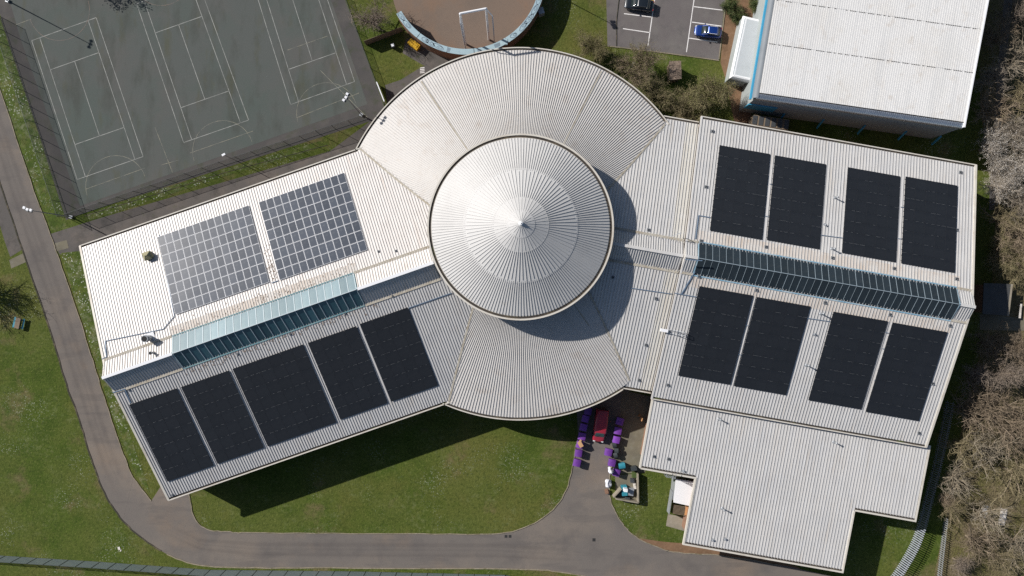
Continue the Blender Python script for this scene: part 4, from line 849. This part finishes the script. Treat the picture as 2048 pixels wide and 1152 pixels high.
# timber screen left of the ball court and the white board by the court gate
q = thing('timber_fence', 'dark timber screen fence between the sports court and the round ball court', 'fence', W(765,72))
a, b = W(732,90), W(806,62); n = 24; pm = MB().box((0,0,0.9), (0.26,0.04,1.8)).mesh('board', M_wood)
for k in range(n): link('board', pm, q, TR(a.lerp(b, (k+.5)/n), math.atan2(b.y-a.y, b.x-a.x)))
q = thing('notice_board', 'white edged board standing beside the court path near the rotunda', 'board', W(762,190))
a, b = W(757,170), W(772,208); MB().beam(a+Vector((0,0,0.9)), b+Vector((0,0,0.9)), 0.08, 1.4).build('panel', M_darkgrey, q); MB().beam(a+Vector((0,0,1.64)), b+Vector((0,0,1.64)), 0.16, 0.06).build('top_rail', M_whitemetal, q)
for p in (a, b): MB().tube(p, p+Vector((0,0,1.7)), 0.05, 0.05, 8).build('post', M_whitemetal, q)
for k in range(4): MB().strip(px([(840,136+k*3.2),(849,135+k*3.2)]), -0.06, 0.06, 0.0205).build('white_line', M_line, bpy.data.objects['path'])
# ================================================================== VEHICLES
def loft(stations, m, name, parent, M, smooth=True):
    """stations: (x, half width, z bottom, z top, roundness) -> closed hull"""
    mb = MB(); n = 16; vs = []
    for x, w, z0, z1, e in stations:
        zc, zh = (z0+z1)/2, (z1-z0)/2
        for i in range(n):
            t = 2*math.pi*(i+.5)/n; c, s_ = math.cos(t), math.sin(t)
            vs.append((x, w*math.copysign(abs(c)**e, c), zc+zh*math.copysign(abs(s_)**e, s_)))
    fs = []
    for k in range(len(stations)-1):
        for i in range(n): a, b = k*n+i, k*n+(i+1) % n; fs.append((a, b, b+n, a+n))
    fs += [tuple(range(n-1, -1, -1)), tuple(range((len(stations)-1)*n, len(stations)*n))]
    mb.add(vs, [f[::-1] for f in fs]); mb.smooth = smooth; return mb.build(name, m, parent, M)
def wheels(root, M, xs, y, r=0.31):
    for x in xs:
        for s_ in (-1, 1):
            w = MB().tube((x, s_*(y-0.11), r), (x, s_*(y+0.09), r), r, r, 18).build('wheel', M_rubber, root, M)
            MB().tube((x, s_*(y+0.08), r), (x, s_*(y+0.10), r), r*0.62, r*0.58, 12).build('rim', M_hub, w, M)
def car(u, v, rz, L_, Wd, H, paint_, label, name='parked_car', est=False):
    M = TR(W(u, v), rz); root = thing(name, label, 'car', W(u, v), rz); h = L_/2; w = Wd/2
    body = loft([(-h, w*.72, .42, .78, .5), (-h+.12, w*.9, .30, .92, .42), (-h+.5, w*.98, .22, 1.0, .35), (-h+1.2, w, .2, 1.02, .32), (0, w, .2, .98, .32), (h-1.35, w, .2, .95, .33), (h-.55, w*.97, .22, .86, .38), (h-.15, w*.86, .28, .74, .45), (h, w*.62, .36, .62, .5)], paint_, 'body', root, M)
    xb = -h+0.30 if est else -h+0.55
    loft([(xb, w*.70, .9, 1.02, .5), (xb+.30, w*.80, .9, H-.10, .42), (xb+.75, w*.80, .9, H-.03, .4), (h-2.1, w*.80, .9, H-.04, .4), (h-1.75, w*.78, .9, H-.16, .42), (h-1.05, w*.72, .9, .99, .5)], M_carglass, 'glasshouse', root, M)
    rf = loft([(xb+.42, w*.66, H-.16, H-.035, .4), (xb+.75, w*.72, H-.16, H+.0, .4), (h-2.25, w*.72, H-.16, H-.005, .4), (h-1.95, w*.66, H-.2, H-.07, .45)], paint_, 'roof', root, M)
    for s_ in (-1, 1):
        MB().beam((xb+.6, s_*w*.66, H+.015), (h-2.2, s_*w*.66, H+.015), .04, .04).build('roof_rail', M_whitemetal if est else M_darkgrey, rf, M)
        MB().box((h-.22, s_*w*.62, .68), (.26, .36, .12), -s_*.35).build('headlight', M_lamp, root, M)
        MB().box((-h+.1, s_*w*.68, .80), (.12, .30, .16)).build('tail_light', M_tail, root, M)
        MB().box((h-1.5, s_*(w+.06), .98), (.16, .22, .13)).build('mirror', paint_, root, M)
        MB().beam((-h+.95, s_*w*.775, 1.0), (-h+1.15, s_*w*.775, H-.08), .05, .06).build('pillar', paint_, root, M)
        MB().beam((h-1.15, s_*w*.73, .98), (h-1.95, s_*w*.76, H-.08), .05, .06).build('pillar', paint_, root, M)
    MB().box((h-.02, 0, .5), (.04, .5, .11)).build('number_plate', M_whitemetal, root, M); wheels(root, M, (-h+.8, h-.85), w-.06)
    return root
car(1414, 66, math.radians(180-7), 4.35, 1.8, 1.5, M_carblue, 'blue estate car with pale roof rails parked in the right-hand bay', est=True)
car(1277, 12, math.radians(180-8), 4.7, 1.85, 1.42, M_carblack, 'black car at the top edge of the car park, nose to the left')
def van(u, v, rz, label):
    M = TR(W(u, v), rz); root = thing('delivery_van', label, 'van', W(u, v), rz); h, w, H = 2.65, 0.98, 2.05
    loft([(-h, w*.94, .35, H-.15, .22), (-h+.15, w, .28, H-.02, .2), (-.4, w, .25, H, .2), (h-1.75, w, .25, H-.03, .2), (h-1.5, w*.98, .25, 1.75, .24), (h-1.05, w*.97, .25, 1.25, .26), (h-.35, w*.93, .28, 1.02, .3), (h-.05, w*.82, .35, .85, .35), (h, w*.72, .42, .7, .4)], M_vanred, 'body', root, M)
    mb = MB(); mb.add([(h-.98, -w*.74, 1.27), (h-.98, w*.74, 1.27), (h-1.62, w*.66, 1.93), (h-1.62, -w*.66, 1.93), (h-.93, -w*.74, 1.25), (h-.93, w*.74, 1.25), (h-1.58, w*.66, 1.985), (h-1.58, -w*.66, 1.985)], [(4,5,6,7),(0,3,2,1),(0,1,5,4),(1,2,6,5),(2,3,7,6),(3,0,4,7)]); ws = mb.build('windscreen', M_vanglass, root, M)
    MB().beam((h-.9, -.5, 1.27), (h-1.3, .1, 1.66), .03, .03).build('wiper', M_rubber, ws, M)
    MB().box((-h-.01, 0, 1.5), (.06, 1.4, .6)).build('rear_window', M_carglass, root, M)
    for k in range(9): MB().box((-h+.5+k*.32, 0, H+.008), (.05, w*1.6, .02)).build('roof_swage', M_vanred, root, M)
    for s_ in (-1, 1):
        MB().box((h-1.55, s_*(w-.0), 1.35), (.7, .05, .42)).build('side_window', M_carglass, root, M)
        MB().box((h-.12, s_*w*.66, .80), (.18, .34, .2), -s_*.2).build('headlight', M_lamp, root, M); MB().box((h-1.25, s_*(w+.14), 1.3), (.14, .24, .26)).build('mirror', M_rubber, root, M)
        MB().box((-h+.02, s_*w*.86, 1.0), (.07, .14, .5)).build('tail_light', M_tail, root, M)
    MB().box((h-.02, 0, .42), (.12, 1.6, .2)).build('bumper', M_rubber, root, M); wheels(root, M, (-h+1.0, h-.95), w-.06, .34)
van(1199, 849, math.radians(-97.5), 'red van backed under the rotunda eaves between two rows of purple bins')
# ================================================================== BINS AND YARD CLUTTER
def bin_proto(name, label, mm, sx, sy, h):
    root = thing(name, label, 'bin'); b = MB(); b.box((0,0,0.16+h*0.42), (sx*.9, sy*.86, h*.84), 0, 0, 1.1); body = b.build('body', mm, root)
    l = MB(); n = 7; vs = []
    for i in range(n+1):
        y = -sy/2+sy*i/n; z = 0.16+h*.84+0.16*h*math.sin(math.pi*(0.12+0.76*i/n)); vs += [(-sx*.51, y, z), (sx*.51, y, z), (sx*.51, y, 0.12+h*.84), (-sx*.51, y, 0.12+h*.84)]
    fs = []
    for i in range(n): a = 4*i; fs += [(a, a+1, a+5, a+4), (a+1, a+2, a+6, a+5), (a+3, a, a+4, a+7)]
    fs += [(3,2,1,0), (4*n, 4*n+1, 4*n+2, 4*n+3)]; l.add(vs, fs); lid = l.build('lid', mm, root)
    MB().beam((-sx*.42, -sy*.55, 0.16+h*.8), (sx*.42, -sy*.55, 0.16+h*.8), .04, .04).build('handle', M_darkgrey, root)
    MB().tube((-sx*.5, sy*.5, 0.16+h*.86), (sx*.5, sy*.5, 0.16+h*.86), .03, .03, 8).build('hinge', M_darkgrey, lid)
    for x in (-1, 1):
        for y in (-1, 1): MB().tube((x*sx*.36-.03, y*sy*.34, .09), (x*sx*.36+.03, y*sy*.34, .09), .09, .09, 10).build('wheel', M_rubber, root)
    return root
ordw = ['first', 'second', 'third', 'fourth', 'fifth', 'sixth', 'seventh', 'eighth', 'ninth', 'tenth', 'eleventh', 'twelfth', 'thirteenth', 'fourteenth', 'fifteenth', 'sixteenth', 'seventeenth', 'eighteenth', 'nineteenth', 'twentieth', 'twenty-first', 'twenty-second', 'twenty-third', 'twenty-fourth', 'twenty-fifth', 'twenty-sixth']
pb = bin_proto('wheeled_bin', '', M_purple, 1.08, 1.15, 1.0); first = True
rowL = [(1176,823),(1171,838),(1167,855),(1164,873),(1160,890),(1157,907),(1154,926)]
rowR = [(1240,843),(1236,862),(1233,880),(1217,905),(1224,926),(1233,946)]
for i, (u, v) in enumerate(rowL+rowR):
    left = i < 7; k = i if left else i-7; zz = 1.1
    w = W(u, v, zz); w.z = 0.0085; M = TR(w, math.radians(78 if left else 76)+random.uniform(-.06, .06), random.uniform(.97, 1.04))
    extra = {4: ' with cardboard on'}.get(i, '')
    lab = 'purple bin%s, %s from the eaves in the row %s of the van' % (extra, ordw[k], 'left' if left else 'right')
    if first: pb.matrix_basis = M; pb['label'] = lab; pb['group'] = 'purple bins by the red van'; first = False
    else: copy_tree(pb, M, lab, 'purple bins by the red van')
gb = bin_proto('wheeled_bin', 'dark grey wheeled bin, nearest the van of three behind the purple bins', M_greyplastic, 0.6, 0.75, 0.95); gb.matrix_basis = TR(W(1229,891,1)*Vector((1,1,0)) if False else (W(1229,891,1).x, W(1229,891,1).y, 0.0125), 0.2); gb['group'] = 'grey bins in the yard'
for i, (u, v) in enumerate(((1233,902),(1231,911))): w = W(u, v, 1); copy_tree(gb, TR((w.x, w.y, 0.0125), 0.3*i), 'dark grey wheeled bin, %s of three behind the purple bins' % ('middle', 'lowest')[i], 'grey bins in the yard')
tb = bin_proto('wheeled_bin', 'teal wheeled bin beside the purple bins and the grey building wall', M_tealplastic, 1.0, 0.85, 1.05); w = W(1244,932,1.1); tb.matrix_basis = TR((w.x, w.y, 0.0125), 0.15)
cb = MB(); cb.box((0,0,0.1), (0.62,0.9,0.2), 0.3); cb.box((0.05,0.55,0.14), (0.5,0.25,0.1), 0.6); w = W(1161,889,1.3); tag(cb.build('cardboard_box', M_card, None, TR((w.x, w.y, 1.20), 0.2)), 'folded brown cardboard lying on a purple bin left of the red van', 'cardboard')
def blob(name, m, seed, sx, sy, sz, M, label, cat):
    bm = bmesh.new(); bmesh.ops.create_icosphere(bm, subdivisions=3, radius=1.0); rr = random.Random(seed); ph = [rr.uniform(0, 6) for _ in range(6)]
    for vtx in bm.verts:
        c = vtx.co; d = 1+0.13*math.sin(3*c.x+ph[0])+0.13*math.sin(4*c.y+ph[1])+0.08*math.sin(7*c.z+5*c.x+ph[2])+0.06*math.sin(9*c.x-6*c.y+ph[3])
        c.x *= sx*d; c.y *= sy*d; c.z = max(0.0, (c.z*0.7+0.55))*sz*d
    me = bpy.data.meshes.new(name); bm.to_mesh(me); bm.free(); me.materials.append(m); me.polygons.foreach_set('use_smooth', [True]*len(me.polygons)); tag(link(name, me, None, M), label, cat)
w = W(1221,941,1.4); blob('white_sack', M_sack, 3, 0.42, 0.55, 0.55, TR((w.x, w.y, 1.12), 0.4), 'white sack lying on the purple bins near the teal bin', 'sack')
w = W(1218,968,0.9); blob('white_sack', M_sack, 5, 0.52, 0.62, 0.9, TR((w.x, w.y, 0.0125), 0.1), 'white bulging sack on the road below the purple bins', 'sack')
w = W(1213,983,0.3); q = MB(); q.box((0,0,0.25), (0.5,0.6,0.5), 0.2, 0, 0.9); q.box((0,0,0.52), (0.55,0.65,0.06), 0.2); tag(q.build('red_crate', M_brick, None, TR((w.x, w.y, 0.0125))), 'small dull red crate on the road below the white sacks', 'crate')
# rubbish enclosure
enc = thing('bin_store', 'low pale walled enclosure full of junk at the end of the purple bins', 'enclosure', W(1255,985))
for a, b in (((1276,948),(1277,1006)),((1277,1006),(1232,998)),((1227,995),(1243,978))):
    A, B = W(*a, 1.15), W(*b, 1.15); A.z = B.z = 0; MB().beam(A+Vector((0,0,.6)), B+Vector((0,0,.6)), 0.20, 1.2).build('wall', M_conc, enc)
MB().sheet(px([(1230,950),(1276,948),(1277,1006),(1232,998)]), 0.0165).build('slab', M_yard, enc)
jk = [((1249,982),(0.9,1.6,0.8),M_tealplastic,'blue-green crate','dark blue-green crate against the enclosure wall'),((1262,984),(0.9,1.2,0.7),M_steel,'metal trolley','grey metal trolley inside the enclosure'),((1255,1000),(0.7,0.8,0.6),M_darkgrey,'box','black box in the lowest corner of the enclosure'),((1250,978),(0.6,0.5,0.9),M_whitemetal,'white box','pale box on top of the blue-green crate'),((1270,972),(0.35,1.0,0.5),M_sheetwhite,'plank','pale plank leaning beside the enclosure wall'),((1265,962),(0.6,0.6,0.7),M_darkgrey,'bucket','dark tub near the top of the enclosure'),((1270,950),(0.9,0.9,0.4),M_leafgreen,'weeds','yellow-green weeds at the top of the enclosure'),((1268,938),(0.9,0.6,1.0),M_greyplastic,'cabinet','dark cabinet beside the fascia above the enclosure')]
for i, ((u, v), s, m, nm, lab) in enumerate(jk):
    w = W(u, v, s[2]); z0 = 0.0205+(0.82 if nm == 'white box' else 0)
    q = MB(); q.box((0,0,s[2]/2), s, 0, 0, 0.92); q.box((0,0,s[2]+0.02), (s[0]*.98, s[1]*.98, 0.05)); q.box((0,s[1]*.2,s[2]*.98+0.06), (s[0]*.5, s[1]*.3, 0.06)); tag(q.build(nm.replace(' ', '_').replace('-', '_'), m, None, TR((w.x, w.y, z0), random.uniform(-.2,.2))), lab, nm.split()[-1])
w = W(1289,838,1.0); q = MB(); q.box((0,0,0.85), (0.5,0.08,1.7), 1.3); q.box((-.25,.5,0.5), (0.4,0.06,1.0), 0.7); tag(q.build('timber_board', M_orangewood, None, TR((w.x-0.5, w.y, 0.0165))), 'orange timber boards leaning by the wall right of the red van', 'board')
# white lean-to store beside the lower roof
ln = thing('lean_to_store', 'small white roofed lean-to store in the corner of the lower roof', 'shed', W(1370,1000))
lz = 3.0; lpz = px([(1352,958),(1392,964),(1388,1014),(1347,1005)], lz); MB().prism([(p.x, p.y) for p in lpz], lz-0.12, lz).build('roof', M_leanroof, ln)
cx_ = sum(lpz, Vector())/4; MB().prism([(cx_.x+(p.x-cx_.x)*.92, cx_.y+(p.y-cx_.y)*.92) for p in lpz], 0, lz-0.125).build('wall', M_steel, ln)
for k in range(8): MB().box(W(1358,1012+k*2.4,1.5), (2.0,0.09,0.06), -0.16).build('slat', M_wood, ln)
MB().box(W(1375,1021,1.5), (0.7,1.6,0.1), -0.16).build('door', M_orangewood, ln); MB().box(W(1340,1003,1.2), (0.15,3.6,1.4), -0.16).build('side_screen', M_steel, ln)
ground_sheet('concrete_slab', px([(1336,1028),(1374,1036),(1368,1062),(1332,1052)]), 0.0085, M_conc)
# ================================================================== STREET FURNITURE, HUTS, LITTER
M = TR(W(41,646), math.radians(-12)); pt = thing('picnic_table', 'teal and brown picnic table on the grass at the left edge', 'picnic table', W(41,646))
MB().box((0,0,0.74), (0.75,1.7,0.06)).build('table_top', M_wood, pt, M)
for s_ in (-1, 1): MB().box((s_*.72,0,0.45), (0.28,1.7,0.06)).build('seat', M_tealplastic, pt, M); MB().beam((0,s_*.6,.40),(0,s_*.6,.42),1.7,.07).build('rail', M_tealplastic, pt, M)
for s_ in (-1, 1):
    for q_ in (-1, 1): MB().beam((s_*.3, q_*.6, .72), (s_*.62, q_*.6, 0.0), .07, .07, (0,1,0)).build('leg', M_tealplastic, pt, M)
M = TR(W(829,92), math.radians(-38)); gbn = thing('grit_bin', 'yellow grit bin against the round ball court wall', 'bin', W(829,92))
MB().box((0,0,.45), (1.75,.85,.9), 0, 0, 1.05).build('body', M_yellow, gbn, M)
q = MB(); q.box((0,0,.95), (1.9,1.0,.10)); q.box((0,0,1.03), (1.6,.72,.08), 0, 0, .9); q.box((0,0,1.09), (1.5,.08,.04)); q.build('lid', M_yellow, gbn, M)
q = MB(); q.box((0,0,.4), (.5,.5,.8), 0, 0, 1.05); q.box((0,0,.84), (.58,.58,.08)); w = W(787,94); lb = tag(q.build('litter_bin', M_greyplastic, None, TR(w, .3)), 'small dark litter bin on the grass left of the yellow grit bin', 'bin'); MB().box((0,0,.9), (.4,.4,.05)).build('lid', M_whitemetal, lb, TR(w, .3))
def hut(name, label, corners, z, m, wallm, tiles=True):
    P = px(corners, z); root = thing(name, label, 'hut', Vector((P[0].x, P[0].y, 0))); c = sum(P, Vector())/4
    MB().prism([(c.x+(p.x-c.x)*.9, c.y+(p.y-c.y)*.9) for p in P], 0, z-.1).build('wall', wallm, root)
    if not tiles: MB().prism([(p.x, p.y) for p in P], z-.1, z+.05).build('roof', m, root); MB().beam(P[1], P[2], .3, .16).build('verge_trim', M_conc, root); return
    MB().prism([(p.x, p.y) for p in P], z-.1, z).build('roof', m, root); me = MB().box((0,0,0), (.42,.40,.05)).mesh('shingle', m); n, k = 7, 9
    for i in range(n):
        for j in range(k):
            p = (P[0]*(1-(i+.5)/n)+P[1]*(i+.5)/n)*(1-(j+.5)/k)+(P[3]*(1-(i+.5)/n)+P[2]*(i+.5)/n)*(j+.5)/k
            link('shingle', me, bpy.data.objects['roof'] if False else root, TR(p+Vector((0,0,.04+random.uniform(0,.05))), random.uniform(-.2,.2)))
hut('small_hut', 'small brown shingled hut standing between the bare trees below the car park', [(1339,123),(1361,122),(1362,157),(1340,160)], 2.2, M_shingle, M_wood)
hut('small_hut', 'dark flat roofed hut in the shade beside the wood, right of the east wing', [(1968,566),(2024,568),(2016,632),(1965,628)], 2.6, M_greyroof, M_brick, False)
ground_sheet('concrete_slab', px([(1960,628),(2080,640),(2080,662),(1960,660)]), 0.0085, M_yard)
for (u, v), s, lab in (((1968,1022),(0.9,2.0,.14),'crumpled pale sheet lying among the bare trees, left of two'), ((2005,1034),(1.0,2.6,.14),'flat pale board lying among the bare trees, right of two')):
    q = MB(); q.box((0,0,s[2]/2), s); q.box((.1,.2,s[2]+.03), (s[0]*.7, s[1]*.5, .06), .2); q.box((-.1,-.5,s[2]+.05), (s[0]*.5, s[1]*.3, .05), -.3); tag(q.build('pale_board', M_sheetwhite, None, TR(W(u, v, 0)+Vector((0,0,1.2 if False else .02)), -.2)), lab, 'board')
w = W(2041,622,.5); q = MB()
for s_ in (-1, 1): q.box((0, s_*.9, .25), (.4,.08,.5))
q.box((0,0,.5), (.35,2.3,.07)); tag(q.build('bench', M_sheetwhite, None, TR((w.x, w.y, .0125), -.1)), 'pale bench at the right edge beside the dark hut', 'bench')
q = MB(); q.box((0,0,.02), (.35,.5,.06), .3); q.box((.25,-.35,.02), (.2,.2,.05), .8); tag(q.build('litter', M_sheetwhite, None, TR(W(238,1097,0)+Vector((0,0,.01)))), 'pale scrap of litter on the grass near the bottom left road bend', 'litter')
q = MB(); q.box((0,0,.03), (.2,.75,.08), -.4); q.box((0.02,0,.08), (.12,.5,.04), -.4); tag(q.build('litter', M_sheetwhite, None, TR(W(1266,129,0)+Vector((0,0,.01)))), 'white scrap on the dark ground under the budding trees', 'litter')
# ================================================================== TREES
def grow(seed, R, H, limbs=9, sparse=False):
    rr = np.random.RandomState(seed); big = []; small = []; tips = []
    th = H*0.28; big.append((np.array([0,0,-0.1]), np.array([0.1*rr.randn(), 0.1*rr.randn(), th]), 0.05*R, 0.04*R)); top = big[0][1]
    def unit(v): return v/(np.linalg.norm(v)+1e-9)
    def shoot(p, d, L_, n, r0, r1, wob, store, up=0.0):
        nodes = [p]; q = p.copy(); d = unit(d)
        for k in range(n):
            d = unit(d+wob*rr.randn(3)+np.array([0,0,up])); e = q+d*L_/n; store.append((q, e, r0+(r1-r0)*k/n, r0+(r1-r0)*(k+1)/n)); q = e; nodes.append((q, d))
        return nodes[1:]
    for i in range(limbs):
        az = 2*math.pi*(i+rr.uniform(-.35,.35))/limbs; el = rr.uniform(0.25, 1.25); z0 = rr.uniform(.5, 1.0)
        p = np.array([0, 0, th*z0]); d = np.array([math.cos(az)*math.cos(el), math.sin(az)*math.cos(el), math.sin(el)])
        Ll = R*(0.95 if el < .8 else .75)*rr.uniform(.8,1.1)
        for (q, dd) in shoot(p, d, Ll, 5, 0.026*R, 0.011*R, .16, big, .05):
            for _ in range(4 if seed in (15, 16, 17, 18) else 3):
                d2 = unit(dd+0.85*rr.randn(3)+np.array([0,0,.15]))
                for (q2, d3) in shoot(q, d2, R*rr.uniform(.28,.48), 3, 0.010*R, .005*R, .22, small, .03):
                    for _ in range(1 if sparse else 2):
                        d4 = unit(d3+0.8*rr.randn(3)+np.array([0,0,.12]))
                        for (q3, d5) in shoot(q2, d4, R*rr.uniform(.12,.24), 2, .0048*R, .003*R, .25, small, .0):
                            tips.append(q3)
                            if rr.rand() < (.35 if sparse else .75):
                                d6 = unit(d5+0.9*rr.randn(3)); small.append((q3, q3+d6*R*rr.uniform(.06,.14), .0034*R, .002*R)); tips.append(q3+d6*R*.08)
    return big, small, np.array(tips)
def seg_mesh(name, segs, m, n=3):
    A = np.array([s[0] for s in segs]); B = np.array([s[1] for s in segs]); r0 = np.array([s[2] for s in segs]); r1 = np.array([s[3] for s in segs])
    D = B-A; D /= np.linalg.norm(D, axis=1)[:, None]+1e-9; ref = np.where(np.abs(D[:, 2:3]) > .9, np.array([[1., 0, 0]]), np.array([[0, 0, 1.]])); X = np.cross(D, ref); X /= np.linalg.norm(X, axis=1)[:, None]+1e-9; Y = np.cross(D, X)
    V = np.zeros((len(segs), 2*n, 3))
    for i in range(n):
        c, s_ = math.cos(2*math.pi*i/n), math.sin(2*math.pi*i/n); o = X*c+Y*s_; V[:, i] = A+o*r0[:, None]; V[:, n+i] = B+o*r1[:, None]
    base = np.arange(len(segs))[:, None]*2*n; F_ = []
    for i in range(n): j = (i+1) % n; F_.append(np.concatenate([base+i, base+j, base+n+j, base+n+i], axis=1))
    Fq = np.stack(F_, 1).reshape(-1, 4); return raw_mesh(name, V.reshape(-1, 3), Fq, m)
def raw_mesh(name, V, Fq, m):
    me = bpy.data.meshes.new(name); me.vertices.add(len(V)); me.vertices.foreach_set('co', np.ascontiguousarray(V, dtype=np.float32).ravel()); k = Fq.shape[1]
    me.loops.add(Fq.size); me.loops.foreach_set('vertex_index', np.ascontiguousarray(Fq, dtype=np.int32).ravel()); me.polygons.add(len(Fq)); me.polygons.foreach_set('loop_start', np.arange(0, Fq.size, k, dtype=np.int32)); me.polygons.foreach_set('loop_total', np.full(len(Fq), k, dtype=np.int32))
    me.update(calc_edges=True); me.materials.append(m); return me
def leaf_mesh(name, tips, per, size, m, seed, jitter):
    rr = np.random.RandomState(seed); P = np.repeat(tips, per, axis=0); P = P+rr.randn(*P.shape)*jitter; n = len(P)
    a = rr.randn(n, 3); a /= np.linalg.norm(a, axis=1)[:, None]; b = np.cross(a, rr.randn(n, 3)); b /= np.linalg.norm(b, axis=1)[:, None]; s = size*rr.uniform(.6, 1.3, (n, 1))
    V = np.stack([P-a*s, P+b*s*.55, P+a*s, P-b*s*.55], 1).reshape(-1, 3); return raw_mesh(name, V, np.arange(4*n).reshape(-1, 4), m)
PROTO = {}
def proto(kind, seed, R, H, twig, leaf=None, per=1, size=.06, jitter=.1, limbs=9, sparse=False):
    big, small, tips = grow(seed, R, H, limbs, sparse)
    parts = [('trunk', seg_mesh('trunk', big, M_bark, 6)), ('crown', seg_mesh('crown', small, M_twig[twig], 3))]
    if leaf: parts.append(('leaves' if leaf is not M_blossom else 'blossom', leaf_mesh('leaves', tips, per, size, leaf, seed+1, jitter)))
    PROTO[kind] = (parts, R, H)
proto('brownA', 11, 4.2, 8.5, 'brown'); proto('brownB', 12, 4.6, 9.5, 'brown', limbs=11); proto('greyA', 13, 4.2, 8.5, 'grey'); proto('greyB', 14, 4.4, 9.0, 'purple', limbs=10)
proto('oliveA', 15, 4.3, 8.0, 'olive', M_bud, 2, .055, .16); proto('oliveB', 16, 4.6, 9.0, 'olive', M_bud, 1, .05, .15, 10); proto('budA', 17, 4.2, 6.5, 'olive', M_bud, 3, .07, .22, 10); proto('budB', 18, 4.4, 7.0, 'brown', M_bud, 2, .06, .18, 11)
proto('sparseA', 41, 4.6, 8.5, 'pale', limbs=9, sparse=True); proto('sparseB', 42, 4.4, 7.5, 'olive', limbs=10, sparse=True); proto('sparseC', 43, 4.6, 9.0, 'brown', limbs=11, sparse=True)
proto('blossomA', 19, 4.4, 7.5, 'grey', M_blossom, 2, .055, .13, 10); proto('green', 20, 3.0, 4.0, 'olive', M_leafgreen, 5, .09, .22, 9)
def tree(kind, u, v, sc, label, cat='tree', name='bare_tree', group=None):
    parts, R, H = PROTO[kind]; zc = H*sc*0.55; w = W(u, v, zc); w.z = 0
    root = thing(name, label, cat, w, 0.0, group); M = TR(w, random.uniform(0, 6.28), sc)
    for nm, me in parts: link(nm, me, root, M)
for kind, u, v, sc, lab in (('budA',1190,92,.72,'budding olive tree with light green haze, leftmost beside the rotunda edge'), ('budB',1283,128,.92,'budding bare tree just below the car park lines'), ('oliveA',1312,186,.80,'budding tree against the rotunda roof, below the brown hut'), ('budA',1418,184,1.02,'broad budding olive tree in front of the east wing corner'), ('oliveB',1372,212,.6,'thin bare tree between the rotunda and the east link roof')):
    tree(kind, u, v, sc, lab, name='budding_tree', group='budding trees beside the rotunda')
tree('greyB', 742, 34, .82, 'bare brown-grey tree between the sports court and the round ball court')
tree('green', 1462, 12, .55, 'small dark evergreen shrub at the edge of the car park path', 'shrub', 'shrub'); tree('green', 1474, 35, .42, 'small yellow-green shrub beside the white annex corner', 'shrub', 'shrub'); tree('green', 1512, 8, .5, 'evergreen shrub wedged between annex and sports hall', 'shrub', 'shrub')
tree('brownB', -104, 572, 0.95, 'bare tree beyond the left edge casting a branching shadow on the grass'); tree('green', 140, -100, 1.4, 'evergreen tree beyond the upper edge shading the sports court', name='evergreen_tree')
edge = [('brownA',2006,70,.80),('greyA',1998,150,.82),('sparseC',1994,215,.85),('blossomA',1990,292,.86),('blossomA',2006,366,.80),('sparseB',2012,440,.86),('oliveA',2014,512,.80),('brownB',1990,690,.72),('greyB',1966,752,.80),('sparseC',1950,822,.86),('sparseB',1938,892,.86),('sparseA',1926,962,.8),('sparseB',1912,1020,.7)]
inner = [('greyB',2052,20,.9),('sparseA',2050,110,.95),('sparseB',2052,190,.95),('greyA',2042,262,.9),('blossomA',2044,334,.9),('greyA',2054,404,.86),('brownB',2052,478,.92),('oliveB',2056,545,.8),('brownA',2046,696,.82),('greyB',2024,752,.92),('sparseC',2010,826,1.0),('sparseA',1992,906,1.0),('brownB',2056,868,.95),('sparseB',2046,950,1.05),('sparseC',1966,1090,.8),('sparseB',2010,1122,.85),('sparseA',2052,1092,.9),('greyB',1928,1130,.55),('sparseA',1984,1036,.8),('brownA',1896,1000,.5)]
desc = {'sparseA': 'thin pale branched', 'sparseB': 'thin olive branched', 'sparseC': 'thin brown branched', 'brownA': 'bare brown', 'brownB': 'bare reddish brown', 'greyA': 'bare grey', 'greyB': 'bare purplish grey', 'oliveA': 'olive tinged', 'oliveB': 'bare olive brown', 'blossomA': 'pale blossoming'}
for i, (k, u, v, s) in enumerate(edge): tree(k, u, v, s, '%s tree, %s from the top along the inner edge of the wood' % (desc[k], ordw[i]), name='blossom_tree' if k == 'blossomA' else 'bare_tree', group='trees of the wood on the right')
for i, (k, u, v, s) in enumerate(inner): tree(k, u, v, s, '%s tree, %s from the top in the outer row at the right border' % (desc[k], ordw[i]), name='blossom_tree' if k == 'blossomA' else 'bare_tree', group='trees of the wood on the right')
# fallen branches and brambles on the woodland floor
big, small, tips = grow(33, 1.6, 1.2, 8); br_me = seg_mesh('brambles', small, M_twig['brown'], 3); allv = []; allf = []; nv = 0
co_ = np.zeros(len(br_me.vertices)*3, dtype=np.float32); br_me.vertices.foreach_get('co', co_); co_ = co_.reshape(-1, 3)[:2400*6]
ff = np.zeros(len(br_me.polygons)*4, dtype=np.int32); br_me.loops.foreach_get('vertex_index', ff); ff = ff.reshape(-1, 4); ff = ff[(ff.max(axis=1) < len(co_))]
for _ in range(46):
    u, v = random.uniform(1900, 2075), random.uniform(-20, 1170)
    if u < 1985 and v < 640 or u < 1940 and v < 800 or 560 < v < 665 or u < 2010-(v-660)*0.16 and v > 660: continue
    w = W(u, v); a = random.uniform(0, 6.28); R_ = np.array([[math.cos(a), -math.sin(a), 0], [math.sin(a), math.cos(a), 0], [0, 0, .7]])
    allv.append(co_@R_.T*random.uniform(.7, 1.4)+np.array([w.x, w.y, 0])); allf.append(ff+nv); nv += len(co_)
if allv:
    o = link('undergrowth', raw_mesh('undergrowth', np.concatenate(allv), np.concatenate(allf), M_twig['olive'])); o['kind'] = 'stuff'; tag(o, 'tangled brambles and low twigs under the trees on the right', 'undergrowth')
